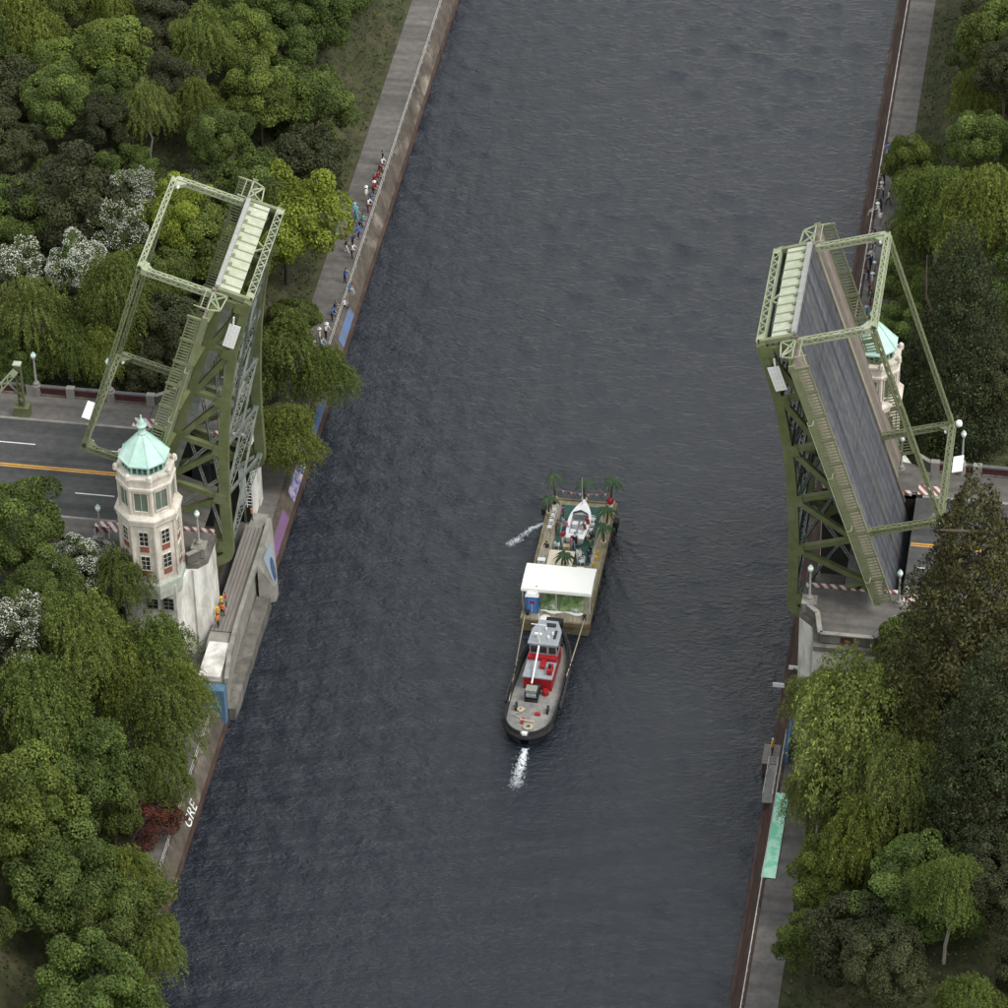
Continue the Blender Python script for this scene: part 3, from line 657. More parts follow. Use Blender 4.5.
mb2=[(v[0]-.03,v[1],v[2]+.03) for v in mb.v]; mb.v=mb2
tag(mb.build('wall_mural',mat('mural_mint_green',(.22,.62,.40),(.45,.75,.58),.9,.8,lo=.45,hi=.55)),'mint green painted strip along the right canal path at the bottom','mural',group='paintings on the canal wall')
cu=bpy.data.curves.new('wall_lettering','FONT'); cu.body='GRE'; cu.size=1.75; cu.extrude=.004
to=bpy.data.objects.new('tmp',cu); COL.objects.link(to); bpy.context.view_layer.update()
me=bpy.data.meshes.new_from_object(to.evaluated_get(bpy.context.evaluated_depsgraph_get())); bpy.data.objects.remove(to)
me.materials.clear(); me.materials.append(M['whitepaint'])
lt=link('wall_lettering',me); u1=Vector((0,1,0)); u2=Vector((-.454,0,.891)); u3=u1.cross(u2)
lt.matrix_world=Matrix(((u1.x,u2.x,u3.x,-23.43),(u1.y,u2.y,u3.y,-35.6),(u1.z,u2.z,u3.z,PATH-1.42),(0,0,0,1)))
tag(lt,'white letters painted on the dark canal wall at the bottom left','lettering')

# ================================================================ ROAD FURNITURE
def road_railing(sg,s,label):
    u0,u1=38.9,92.0
    o=thing('road_railing',label,'railing',(XC+sg*u0,s*11.3,.0),group='road railings')
    L=u1-u0; nb=13; Lb=L/nb
    X=lambda a:sg*a
    def bx(a0,a1,y0,y1,z0,z1):
        p,q=sorted((X(a0),X(a1))); return MB().box(p,q,y0,y1,z0,z1)
    bx(0,L,-.22,.22,-.6,.32).build('plinth',M['concdark'],o)
    bx(0,L,-.20,.20,1.08,1.26).build('top_rail',M['concdark2'] if 'concdark2' in M else M.setdefault('concdark2',mat('grey_painted_rail',(.13,.125,.125),(.09,.088,.09),1.5,.8)),o)
    pn=bx(.45,Lb-.45,-.10,.10,.33,1.07).mesh('railing_panel',M['rail_red']); ps=bx(-.42,.42,-.30,.30,.1,1.34).mesh('railing_post',M['concrete'])
    sl=bx(-.03,.03,-.13,.13,.34,1.06).mesh('panel_bar',M['rail_red'])
    for i in range(nb):
        p=link('railing_panel',pn,o,(X(Lb*i),0,0))
        for j in range(1,7): link('panel_bar',sl,p,(X(.45+(Lb-.9)*j/7),0,0))
    for i in range(nb+1): link('railing_post',ps,o,(X(Lb*i),0,0))
    # retaining wall under it
    bx(-.3,L+60,-.18,.18,-9.5,-.61).build('retaining_wall',M['concdark'],o)
road_railing(-1,1,'far railing with dark red panels beside the left road')
road_railing(-1,-1,'near railing with dark red panels beside the left road')
road_railing(1,1,'far railing with dark red panels beside the right road')
road_railing(1,-1,'near railing beside the right road, mostly hidden by the conical conifer')

def lamp_post(label,x,y,z0,h=3.9):
    o=thing('street_lamp',label,'street lamp',(x,y,z0),group='globe street lamps')
    MB().lathe([(.45,-1.3),(.45,.0),(.34,.04),(.34,.30),(.22,.42)],8).build('base',M['concrete'],o)
    MB().lathe([(.16,.4),(.12,.7),(.085,h-1.0),(.075,h-.75),(.14,h-.70),(.16,h-.62)],8).build('pole',M['lampmetal'],o)
    MB().lathe([(.13,h-.62),(.25,h-.4),(.28,h-.22),(.20,h-.02),(.10,h+.06)],10).build('globe',M['globe'],o,True)
    MB().lathe([(.22,h-.06),(.16,h+.05),(.05,h+.16),(.02,h+.24)],8).build('cap',M['copper'],o)
M['lampmetal']=mat('grey_green_lamp_paint',(.36,.38,.35),(.27,.29,.27),2,.6)
lamp_post('globe street lamp on the far left railing, nearest the left edge',-48.6,11.3,1.3)
lamp_post('globe street lamp on the far left railing behind the portal frame corner',-41.0,11.3,1.3)
lamp_post('globe street lamp on the near left railing above the white blossom',-41.9,-11.3,1.3)
lamp_post('globe street lamp close against the left side of the near tower',-36.6,-11.3,1.3)
lamp_post('globe street lamp on the pedestal right of the near tower',XC-29.05,-10.97,1.4)
lamp_post('globe street lamp on the corner pedestal of the right near pier',XC+29.05,-10.97,1.4)
lamp_post('globe street lamp at the foot of the right leaf by the striped plate',XC+37.2,-9.0,.14)
lamp_post('globe street lamp on the far right railing beside the white lane sign',43.4,11.3,1.3)
lamp_post('globe street lamp half hidden below the far copper-roofed tower',XC+35.6,11.3,.14)
lamp_post('short globe lamp just right of the right leaf foot',XC+37.9,-9.7,.14,2.6)

# traffic gate on the left: post with raised lattice arm
g=thing('traffic_gate','tall green gate post with a sloping lattice arm at the left edge','traffic gate',(-49.2,7.9,.12))
MB().box(-.75,.75,-.5,.5,0,1.1).build('cabinet',M['green'],g)
MB().laced((0,0,.6),(0,0,6.2),.6,.5,(0,1,0),.5,.1).build('post',M['green'],g)
MB().laced((-.2,-.35,5.6),(-3.6,-1.6,-.1+1.8),.62,.35,(0,1,0),.5,.09).build('arm',M['greenpale'],g)
MB().beam((-1.2,-.2,4.0),(.1,0,2.3),.12,.12).build('brace',M['greenpale'],g)
MB().box(-.45,.35,-.35,.35,6.2,6.34).build('cap_plate',M['panel'],g)
# small striped barrier leaning by the tower
bb=thing('barrier_board','small red and white striped barrier board left of the near tower','barrier',(-36.9,-9.6,.12))
MB().box(-.9,.9,-.05,.05,.45,1.15).build('board',M['stripeA'],bb)
for s in (-.7,.7): MB().beam((s,-.25,0),(s,.0,1.1),.08,.08).build('leg',M['whitepaint'],bb)
# ladder and white post at the left leaf foot
ld=thing('service_ladder','short white ladder beside the white post at the far foot of the left leaf','ladder',(-26.4,6.7,-8.2))
for s in (-.3,.3): MB().tube([(s,0,0),(s,0,3.0)],.05,6).build('rail',M['whitepaint'],ld)
for i in range(7): MB().tube([(-.3,0,.3+.4*i),(.3,0,.3+.4*i)],.04,5).build('rung',M['whitepaint'],ld)
wp=thing('gauge_board','tall white gauge board at the far foot of the left leaf','gauge board',(-27.2,7.4,-8.5))
MB().box(-.35,.35,-.06,.06,0,5.4).build('board',M['whitepaint'],wp); MB().box(-.1,.1,.06,.2,-2.5,5.2).build('support',M['greygreen'],wp)
# house at the right edge
hs_=thing('garden_house','pale stucco house with dark roof at the right edge beyond the conifer','house',(57.0,35.5,-1.6))
MB().box(-5.5,5,-4,4,0,4.6).build('wall',mat('pale_stucco',(.46,.38,.33),(.36,.30,.26),1.2,.9),hs_)
rf=MB(); rf.add([(-6.1,-4.7,4.4),(5.6,-4.7,4.4),(5.6,4.7,4.4),(-6.1,4.7,4.4),(-6.1,0,6.8),(5.6,0,6.8)],[(0,1,5,4),(2,3,4,5),(0,4,3),(1,2,5),(0,3,2,1)])
rf.build('roof',mat('dark_shingle_roof',(.10,.085,.085),(.06,.05,.052),2.5,.9,.2),hs_)
for x in (-3.6,0,3.4): pane_window(hs_,(x,-4.0,2.4),1.1,1.5,(0,-1),2,2,M['glass'],M['whitepaint'])
MB().box(-1.4,-.5,-4.06,-4.0,0,2.1).build('door',M['wood'],hs_)
tag(MB().box(51,56.5,24,31.4,-2.2,-.95).build('garden_path',M['concrete']),kind='structure')
# landing stage at the lower right
gw=thing('landing_gangway','narrow grey metal gangway beside the person in yellow at the lower right','gangway',(28.95,-20.3,-11.3))
MB().box(-.45,.45,-5.2,0,-.12,0).build('deck',M['steeldeck'],gw)
for s in (-.43,.43):
    MB().tube([(s,-5.2,1.0),(s,0,1.0)],.035,6).build('handrail',M['whitegrey'],gw)
    for i in range(5): MB().tube([(s,-.1-1.27*i,0),(s,-.1-1.27*i,1.0)],.03,5).build('post',M['whitegrey'],gw)
for yy in (-.6,-4.8): MB().box(-.35,.35,yy-.15,yy+.15,-3.4,-.12).build('pile',M['wood'],gw)
lp=thing('landing_platform','small timber landing under the person in yellow at the lower right','platform',(28.75,-18.9,-11.3))
for i in range(7): MB().box(-.95,.9,-1.3+.39*i,-1.3+.39*i+.36,-.12,0).build('plank',M['plank'],lp)
for x,y in ((-.75,-1.0),(-.75,1.1),(.5,-1.0),(.5,1.1)): MB().box(x-.14,x+.14,y-.14,y+.14,-3.2,-.13).build('pile',M['wood'],lp)
bp_=tag(MB().box(30.0,30.3,-20.5,-16.4,-10.7,-8.9).build('blue_board',mat('blue_board_paint',(.07,.15,.27),(.05,.11,.2),2,.8)),'blue board fixed above the wall behind the person in yellow','board')
sg_=thing('channel_marker','small white channel marker boards on the right wall below the pier','marker',(28.6,-9.0,-11.6))
MB().box(-1.0,.1,-.05,.05,.0,.5).build('board',M['whitepaint'],sg_); MB().box(.3,1.3,1.9,2.0,.7,1.15).build('board',M['whitepaint'],sg_); MB().beam((0,0,.25),(.9,1.95,.9),.1,.1).build('bracket',M['wood'],sg_)

# ================================================================ BARGE
BD=-11.55                                             # barge deck level
B=thing('barge','flat timber-decked barge with its hull side stained yellow-brown','barge',(5.6,6.9,WATER))
bz=lambda q:q-WATER
hb=MB().prism([(-3.3,-9.45),(3.3,-9.45),(3.35,9.4),(-3.25,9.4)],-.9,bz(BD)-.12); hb.build('hull',M['bargehull'],B)
nP=16
for i in range(nP):
    x0=-3.30+6.6*i/nP; MB().prism([(x0,-9.45),(x0+6.6/nP-.025,-9.45),(x0+6.6/nP-.025+.05,9.4),(x0+.05,9.4)],bz(BD)-.119,bz(BD)+rnd.uniform(-.015,.012)).build('deck_plank',M['bargedeck'],B)
for x0,x1,y0,y1 in ((-3.42,-3.16,-9.5,9.45),(3.18,3.45,-9.5,9.45)): MB().box(x0,x1,y0,y1,bz(BD)-.35,bz(BD)+.16).build('rubbing_strake',M['bargehull'],B)
for y0,y1 in ((-9.62,-9.4),(9.3,9.52)): MB().box(-3.2,3.2,y0,y1,bz(BD)-.4,bz(BD)+.12).build('headlog',M['bargehull'],B)
tyre=MB()
tyre.lathe([(.2,-.1),(.42,-.12),(.46,0),(.42,.12),(.2,.1),(.2,-.1)],12)
tyre_me=tyre.mesh('tyre_fender',mat('worn_tyre',(.055,.055,.057),(.025,.025,.027),3,.85),True)
for y in (-7,-3.5,0,3.5,7): link('tyre_fender',tyre_me,B,(3.52,y,bz(BD)-.55),(0,R(90),0)); link('tyre_fender',tyre_me,B,(-3.5,y,bz(BD)-.55),(0,R(90),0))
for x,y in ((-2.8,-8.7),(2.8,-8.7),(2.8,8.7),(-2.8,8.7)):
    MB().lathe([(.22,0),(.14,.08),(.14,.4),(.24,.46),(.2,.55)],8,(x,y,bz(BD))).build('bollard',M['darkmetal'],B)
tag(MB().box(3.65,7.62,6.3,15.5,BD+.018,BD+.035).build('green_carpet',M['greendeck']),'green carpet laid over the far half of the barge deck','carpet')
# canopy
cn=thing('canopy','cream white canopy roof on posts across the barge','canopy',(5.53,.75,BD))
cz=2.75; cm=MB(); nx=14
vs=[];fs=[]
for j,(yy,dz) in enumerate(((-1.95,-.32),(-1.93,-.12),(-.9,.02),(0,.10),(.9,.10),(1.93,.0),(1.95,-.16))):
    for i in range(nx+1):
        x=-3.45+6.9*i/nx; vs.append((x,yy,cz+dz+.03*math.sin(i*math.pi/nx*4)**2*(1 if abs(yy)<1 else 0)))
for j in range(6):
    for i in range(nx): a=j*(nx+1)+i; fs.append((a,a+1,a+nx+2,a+nx+1))
n0=len(vs); cm.add(vs,fs); cm.add([(v[0],v[1]*.992,v[2]-.05) for v in vs],[f[::-1] for f in fs]); cm.build('roof',M['whitecloth'],cn)
for x in (-3.3,0,3.3):
    for y in (-1.85,1.85): MB().tube([(x,y,0),(x,y,cz-.08)],.05,6).build('post',M['whitegrey'],cn)
for y in (-1.86,1.86): MB().tube([(-3.3,y,cz-.1),(3.3,y,cz-.1)],.045,6).build('beam',M['whitegrey'],cn)
# blue portable toilet
pt=thing('portable_toilet','blue portable toilet with white roof on the near left barge corner','portable toilet',(3.2,-1.05,BD),(0,0,R(2)))
MB().box(-.62,.62,-.62,.62,.12,2.15).build('cabin',M['blue'],pt); MB().box(-.66,.66,-.66,.66,0,.12).build('base',M['greyroof'],pt)
MB().add([(-.68,-.68,2.15),(.68,-.68,2.15),(.68,.68,2.15),(-.68,.68,2.15),(-.5,-.5,2.42),(.5,-.5,2.42),(.5,.5,2.42),(-.5,.5,2.42)],[(0,3,2,1),(4,5,6,7),(0,1,5,4),(1,2,6,5),(2,3,7,6),(3,0,4,7)]).build('roof',M['whitepaint'],pt)
dd=MB().box(-.45,.45,-.66,-.621,.2,2.0).build('door',mat('light_blue_plastic',(.09,.22,.48),(.07,.18,.42),2,.5),pt)
MB().box(-.2,.25,-.672,-.661,1.35,1.6).build('door_sticker',M['red'],dd); MB().box(-.02,.02,-.68,-.661,.25,1.3).build('door_rib',M['whitepaint'],dd)
MB().lathe([(.07,0),(.07,.35)],8,(.35,.35,2.4)).build('vent_pipe',M['darkmetal'],pt)
# painted net backdrop: draped cloth leaning under the canopy
cl=[];cf=[]; nx,ny=26,10; cr=np.random.default_rng(8)
for j in range(ny+1):
    for i in range(nx+1):
        t=j/ny; x=3.95+4.2*i/nx; cl.append((x,-.95+1.75*t+.05*math.sin(i*.8),BD+.12+1.6*t**1.3+.07*math.sin(i*.9+j)*math.sin(j*.7)+cr.normal(0,.015)-.0))
for j in range(ny):
    for i in range(nx): a=j*(nx+1)+i; cf.append((a,a+1,a+nx+2,a+nx+1))
netm=mat('mottled_green_net',(.20,.30,.11),(.10,.16,.07),2.2,.9,c3=(.55,.58,.48),lo=.4,hi=.6)
tag(MB().add(cl,cf).build('net_backdrop',netm,None,True),'mottled green netting sloping down under the near edge of the canopy','netting')
hm=MB(); hv=[];hf=[]
for i in range(nx+1):
    x=3.95+4.2*i/nx; hv+=[(x,-1.02+.05*math.sin(i*.8)+.04*math.sin(i*2.1),BD+.10),(x,-1.35+.16*math.sin(i*.45+1),BD+.07+.05*abs(math.sin(i*1.3)))]
hf=[(2*i,2*i+1,2*i+3,2*i+2) for i in range(nx)]
tag(hm.add(hv,hf).build('white_cloth',M['whitecloth']),'crumpled white cloth along the foot of the green netting','cloth')
# bar counter with sand coloured top
bc=thing('plywood_stage','tan plywood stage on the barge between canopy and carpet','stage',(4.8,6.35,BD))
MB().box(-1.2,1.2,-1.4,1.35,.0,.42).build('frame',M['tan'],bc); MB().box(-1.27,1.27,-1.47,1.42,.42,.48).build('top',mat('cream_table_top',(.72,.62,.47),(.64,.55,.4),1.2,.8),bc)
# white open boat on the carpet
def hull_mesh(L,Bm,H,sheer,n=16):
    sec=[]
    for i in range(n+1):
        t=i/n; y=-L/2+L*t
        w=Bm/2*(1-max(0,(t-.45)/.55)**2.2)*(.80+.2*min(1,t/.35)); w=max(w,.03); z=H+sheer*max(0,t-.4)**2
        sec.append([(-w,y,z),(-w*.93,y,H*.45+.0),(-w*.62,y,.12+.5*max(0,t-.6)**2),(0,y,0+.9*max(0,t-.65)**2),(w*.62,y,.12+.5*max(0,t-.6)**2),(w*.93,y,H*.45),(w,y,z)])
    return sec
wb=thing('white_motorboat','white open motorboat displayed on the green carpet','boat',(5.85,12.1,BD+.04),(0,0,R(-1.5)))
sec=hull_mesh(5.9,2.25,.95,.8); v=[p for s_ in sec for p in s_]; k=7
MB().add(v,[(i*k+j,i*k+j+1,(i+1)*k+j+1,(i+1)*k+j) for i in range(16) for j in range(k-1)]+[tuple(range(6,-1,-1))]).build('hull',M['whitepaint'],wb,True)
dk=MB(); dv=[];dfc=[]
for i in range(17):
    a=sec[i][0];b=sec[i][6]; dv+=[(a[0]*1.02,a[1],a[2]+.02),(a[0]*.72,a[1],a[2]+.05),(b[0]*.72,b[1],b[2]+.05),(b[0]*1.02,b[1],b[2]+.02)]
for i in range(16):
    dfc+=[(4*i,4*i+1,4*i+5,4*i+4),(4*i+2,4*i+3,4*i+7,4*i+6)]
    if i>=10 or i<2: dfc.append((4*i+1,4*i+2,4*i+6,4*i+5))
dk.add(dv,dfc).build('deck',M['whitepaint'],wb)
MB().box(-.72,.72,-2.2,1.0,.32,.36).build('cockpit_floor',M['greyroof'],wb)
for y in (-.2,-1.5):
    for x in (-.4,.4): MB().box(x-.28,x+.28,y-.28,y+.28,.36,.72).build('seat',M['whitepaint'],wb)
MB().add([(-.85,.75,1.0),(0,1.15,1.05),(.85,.75,1.0),(-.7,.55,1.5),(0,.9,1.55),(.7,.55,1.5)],[(0,1,4,3),(1,2,5,4)]).build('windscreen',M['glass'],wb)
MB().box(-.3,.3,-3.25,-2.95,.5,1.35).build('outboard_motor',M['black'],wb)
MB().tube([(-.1,2.2,1.1),(-.1,2.2,4.6)],[.05,.03],6).build('mast',M['whitegrey'],wb)
# potted palms
def palm(label,x,y,h,seed,zb=BD+.02):
    r=random.Random(seed); o=thing('potted_palm',label,'palm',(x,y,zb),group='palms on the barge')
    MB().lathe([(.22,0),(.30,.45),(.33,.5),(.26,.5)],10).build('pot',M['tan'],o)
    pts=[(0,0,.4)];
    for i in range(1,6): pts.append((.06*math.sin(i+seed),.05*math.cos(i*1.3),.4+(h-.4)*i/5))
    MB().tube(pts,[.13,.11,.10,.09,.08,.07],7).build('trunk',M['bark'],o)
    top=Vector(pts[-1])
    for i in range(15):
        a=i*2.4+r.uniform(-.3,.3); L=r.uniform(.95,1.35); mb=MB(); up=r.uniform(.35,.8)
        d=Vector((math.cos(a),math.sin(a),0)); s=Vector((-d.y,d.x,0)); prev=None; vs=[];fs=[]
        for j in range(7):
            t=j/6; p=top+d*L*t+Vector((0,0,up*t-1.35*t*t*L*.75)); w=.15*math.sin(math.pi*min(1,t*.9+.1))*(1-.3*t)+.02
            vs+=[p-s*w-Vector((0,0,w*.6)),p,p+s*w-Vector((0,0,w*.6))]
        for j in range(6):
            for q in (0,1): fs.append((3*j+q,3*j+q+1,3*j+q+4,3*j+q+3))
        mb.add(vs,fs).build('frond',M['palm'],o)
M['palm']=mat('palm_leaf',(.04,.08,.028),(.022,.045,.016),4,.55)
palm('tall potted palm at the far left corner of the barge',2.75,15.9,3.2,1)
palm('potted palm at the middle of the far barge edge behind the white boat',5.75,16.1,2.7,2)
palm('tall potted palm at the far right corner of the barge',8.55,16.0,3.2,3)
palm('short potted palm on the left barge edge just before the far corner',2.55,13.6,2.2,4)
palm('potted palm on the right barge deck beside the bow of the white boat',8.55,12.6,2.2,5)
palm('potted palm on the right barge deck level with the boat stern',8.6,9.7,2.4,6)
palm('potted palm on the tan stage in front of the canopy',5.45,5.1,1.7,7,BD+.5)
# bunting along the far edge
bu=thing('bunting','string of small coloured flags along the far edge of the barge','bunting',(5.6,16.05,BD))
cv=[(-2.85+5.7*i/20,0,1.55-.35*math.sin(math.pi*i/20)) for i in range(21)]
MB().tube(cv,.015,4).build('string',M['rope'],bu)
flc=[M['whitepaint'],mat('orange_flag',(.75,.25,.04)),M['blue'],M['whitepaint'],mat('pink_flag',(.6,.12,.25)),M['red']]
for i in range(1,20,1):
    p=cv[i]; MB().add([(p[0]-.12,-.01,p[2]),(p[0]+.12,-.01,p[2]),(p[0],.03,p[2]-.36)],[(0,1,2)]).build('flag',flc[i%6],bu)
tag(MB().lathe([(0,0),(.25,.08),(.38,.32),(.38,.45),(.25,.68),(0,.76)],12,(8.45,15.6,BD+.55)).build('red_buoy',M['red'],None,True),'round red buoy by the far right palm on the barge','buoy')
MBp=MB().lathe([(.28,0),(.28,.53),(.2,.55)],10)
tag(link('white_drum',MBp.mesh('white_drum',M['whitepaint']),None,(8.45,15.6,BD+.012)),'white drum under the red buoy at the far right corner of the barge','drum')
# chairs
def chair_master():
    o=thing('plastic_chair','x','chair',group='white chairs on the barge')
    W_=M['whitepaint']
    MB().box(-.24,.24,-.24,.24,.40,.45).build('seat',W_,o)
    MB().add([(-.24,.20,.45),(.24,.20,.45),(.22,.30,.90),(-.22,.30,.90),(-.24,.24,.45),(.24,.24,.45),(.22,.34,.90),(-.22,.34,.90)],[(0,1,2,3),(7,6,5,4),(0,4,5,1),(1,5,6,2),(2,6,7,3),(3,7,4,0)]).build('backrest',W_,o)
    for x in (-.21,.21):
        for y in (-.21,.21): MB().beam((x*1.12,y*1.12,0),(x,y,.41),.05,.05).build('leg',W_,o)
        MB().box(x-.03,x+.03,-.22,.24,.64,.68).build('armrest',W_,o)
    return o
cm_=chair_master()
chs=[(7.05,13.1,80,'white chair right of the boat bow, farthest of the right row'),(7.1,12.3,95,'second white chair from the far end in the row right of the boat'),
(7.05,11.45,70,'third white chair from the far end in the row right of the boat'),(7.0,10.5,110,'white chair right of the boat, last before its stern'),
(3.05,14.1,-80,'white chair left of the carpet, farthest of the left row'),(3.05,13.2,-100,'second white chair from the far end left of the carpet'),(3.0,12.3,-85,'third white chair from the far end left of the carpet'),(3.0,11.3,-95,'white chair nearest the canopy in the left row'),
(4.1,8.6,170,'white chair alone on the carpet behind the tan stage'),(6.5,7.3,20,'white chair between the tan stage and the person in navy'),(6.9,6.4,-60,'white chair beside the red cooler on the barge')]
for i,(x,y,a,lb) in enumerate(chs):
    c=cm_ if i==0 else copy_tree(cm_); c.location=(x,y,BD+.038); c.rotation_euler=(0,0,R(a)); c['label']=lb
for nm,lb,x,y,c in (('cooler_box','red cooler box in front of the canopy on the barge',6.95,5.2,'red'),('cooler_box','white cooler box on the left of the tan stage',2.95,6.1,'whitepaint'),('speaker_box','black loudspeaker box on the left barge edge by the canopy',2.75,4.1,'black'),('side_table','small tan table on the carpet near the stage',5.1,8.55,'tan')):
    o=thing(nm,lb,nm.split('_')[0],(x,y,BD+.04)); MB().box(-.36,.36,-.24,.24,0,.42).build('box',M[c],o); MB().box(-.38,.38,-.26,.26,.42,.5).build('lid',M['whitepaint'] if c!='tan' else M['tan'],o); MB().box(-.12,.12,-.285,-.26,.3,.36).build('handle',M['darkmetal'],o)
for i,(x,y) in enumerate(((8.5,14.3),(8.35,8.3),(8.3,7.4),(8.2,6.4))):
    o=thing('yellow_jug',('yellow jug by the far right palms on the barge','yellow jug on the right barge deck beside the palm near the stern of the boat','yellow jug second from the canopy on the right barge deck','yellow jug nearest the canopy on the right barge deck')[i],'jug',(x,y,BD+.012),group='yellow jugs')
    MB().box(-.16,.16,-.12,.12,0,.42).build('body',M['yellow'],o); MB().lathe([(.06,.42),(.06,.5)],8,(.06,0,0)).build('cap',M['red'],o)
# outboard drives hanging off the barge
for x,y,lb in ((1.92,14.6,'black outboard drive on the left side of the barge making a splash'),(9.35,13.6,'black outboard drive on the right side of the barge')):
    o=thing('outboard_drive',lb,'outboard motor',(x,y,WATER)); MB().box(-.25,.25,-.4,.4,.9,1.6).build('cowl',M['black'],o); MB().box(-.1,.1,-.15,.15,-.7,.9).build('leg',M['darkmetal'],o)
    s=1 if x<5 else -1; MB().box(min(0,s*.42),max(0,s*.42),-.3,.3,1.0,1.2).build('bracket',M['darkmetal'],o)

# ================================================================ TUG
T_=thing('tugboat','grey-decked black tugboat with red deckhouse pushing the barge','tugboat',(5.45,-11.1,WATER),(0,0,R(-2)))
T_.scale=(.9,1,.95)
Lh=15.6
def outline(t):     # t 0 stern .. 1 bow, half-breadth
    if t<.17: return 2.55*math.sqrt(max(0,1-((.17-t)/.17)**2*.97))
    if t<.55: return 2.55+.12*math.sin((t-.17)/.38*math.pi)
    return max(.35,2.55*(1-((t-.55)/.45)**2.3*.84))
N=40; ts=[(1-math.cos(math.pi*i/N))/2 for i in range(N+1)]
hv=[];hf=[]
for t in ts:
    w=outline(t);y=-Lh/2+Lh*t; dz=.95+.55*max(0,t-.55)**1.6*1.8
    for x,z in ((-w*.72,-.6),(-w*.97,.15),(-w*1.03,dz+.0),(-w*1.03,dz+.62),(-w*.97,dz+.62),(-w*.95,dz),(w*.95,dz),(w*.97,dz+.62),(w*1.03,dz+.62),(w*1.03,dz),(w*.97,.15),(w*.72,-.6)): hv.append((x,y,z))
k=12
hf=[(i*k+j,i*k+j+1,(i+1)*k+j+1,(i+1)*k+j) for i in range(N) for j in range(k-1) if j!=5]
hm=MB(); hm.add(hv,[f for f in hf]); hm.build('hull',M['black'],T_,True)
dk=MB(); dv=[];df_=[]
for t in ts:
    w=outline(t)*.96; y=-Lh/2+Lh*t; dz=.95+.55*max(0,t-.55)**1.6*1.8; dv+=[(-w,y,dz+.01),(0,y,dz+.05),(w,y,dz+.01)]
for i in range(N): df_+=[(3*i,3*i+1,3*i+4,3*i+3),(3*i+1,3*i+2,3*i+5,3*i+4)]
dk.add(dv,df_).build('deck',M['steeldeck'],T_)
bw=MB()
for s in (-1,1):
    pts=[(s*outline(t)*1.0,-Lh/2+Lh*t,.95+.55*max(0,t-.55)**1.6*1.8+.66) for t in ts]
    bw.tube(pts,.09,6)
bw.build('bulwark_rail',M['black'],T_)
for s in (-1,1):
    for i in range(15):
        t=.30+.66*i/14; w=outline(t)*1.05; t2=t+.02; dx=(outline(t2)-outline(t))/(Lh*.02); a=math.atan2(dx,1)
        link('tyre_fender',tyre_me,T_,(s*(w+.16),-Lh/2+Lh*t,1.28+.3*max(0,t-.55)),(0,R(90),-s*a if s>0 else a))
for i in range(7):
    a=math.pi+math.pi*(i+.5)/7; pass
# stern fender roll
pts=[]
for i in range(15):
    q=i/14*2-1; t=.17*(1-math.sqrt(max(0,1-(q*.98)**2)))+.0; pts.append((q*2.6,-Lh/2+Lh*t-.05,.95))
MB().tube(pts,.28,8).build('stern_fender',M['black'],T_,True)
MB().box(-.22,.32,-Lh/2-.24,-Lh/2+.12,1.35,1.62).build('stern_plate',M['whitepaint'],T_)
# deckhouse and wheelhouse
MB().box(-1.55,1.5,-1.0,3.9,.95,2.55).build('deckhouse',M['red'],T_)
MB().box(-1.62,1.58,-1.1,1.85,2.55,2.68).build('deckhouse_roof',M['greyroof'],T_)
wh=MB(); pl=[(-1.5,2.0),(1.45,2.0),(1.4,4.0),(.8,5.3),(-.85,5.3),(-1.45,4.0)]
wh.prism(pl,2.0,4.3); who=wh.build('wheelhouse',M['greyroof'],T_)
gl=MB()
for i in range(len(pl)):
    a=Vector((*pl[i],0));b=Vector((*pl[(i+1)%len(pl)],0)); d=(b-a).normalized(); nn=Vector((d.y,-d.x,0)); L=(b-a).length; m_=max(1,int(L/.75)); 
    for j in range(m_):
        p=a+d*(L*(j+.12)/m_)+nn*.015; q=a+d*(L*(j+.88)/m_)+nn*.015
        MB().add([p+Vector((0,0,3.2)),q+Vector((0,0,3.2)),q+Vector((0,0,4.05)),p+Vector((0,0,4.05))],[(0,1,2,3)]).build('window',M['glass'],who)
pr2=[(x*1.12,(y-3.6)*1.08+3.6) for x,y in pl]
MB().prism(pr2,4.3,4.45).build('wheelhouse_roof',M['greyroof'],T_)
MB().box(-1.9,-1.56,1.6,3.4,.95,1.9).build('side_locker',M['steeldeck'],T_)
# red boxes, funnels and fittings on the house top
MB().box(-1.6,1.55,1.35,1.88,2.68,3.1).build('red_casing',M['red'],T_)
MB().box(-.05,.5,.2,1.34,2.68,3.0).build('red_trunk',M['red'],T_)
fu=MB().box(.9,1.42,-.6,.5,2.68,3.3).build('funnel',M['red'],T_); MB().lathe([(.16,3.3),(.16,3.7)],8,(1.15,-.1,0)).build('exhaust',M['darkmetal'],fu)
MB().tube([(-.45,2.1,4.4),(-.45,2.1,8.2)],[.09,.05],7).build('mast',M['whitepaint'],T_)
MB().tube([(-.45,-1.9,2.6),(-.45,1.9,4.2)],.10,7).build('boom',M['whitepaint'],T_)
MB().tube([(-1.3,2.1,6.8),(.4,2.1,6.8)],.05,5).build('yard',M['whitepaint'],T_)
MB().box(-1.1,-.3,2.7,2.95,4.78,4.98).build('radar_scanner',M['whitepaint'],T_); MB().lathe([(.2,4.45),(.15,4.78)],8,(-.7,2.8,0)).build('radar_base',M['whitepaint'],T_)
for x,y in ((.4,2.8),(.75,3.4),(-.1,4.0)): MB().lathe([(.12,4.45),(.16,4.6),(.1,4.8)],8,(x,y,0)).build('searchlight',M['whitepaint'],T_)
ra=MB(); ra.box(-.2,.8,4.5,4.9,4.45,4.62); ra.box(.9,1.15,2.8,4.0,4.45,4.55); ra.build('roof_rack',M['darkmetal'],T_)
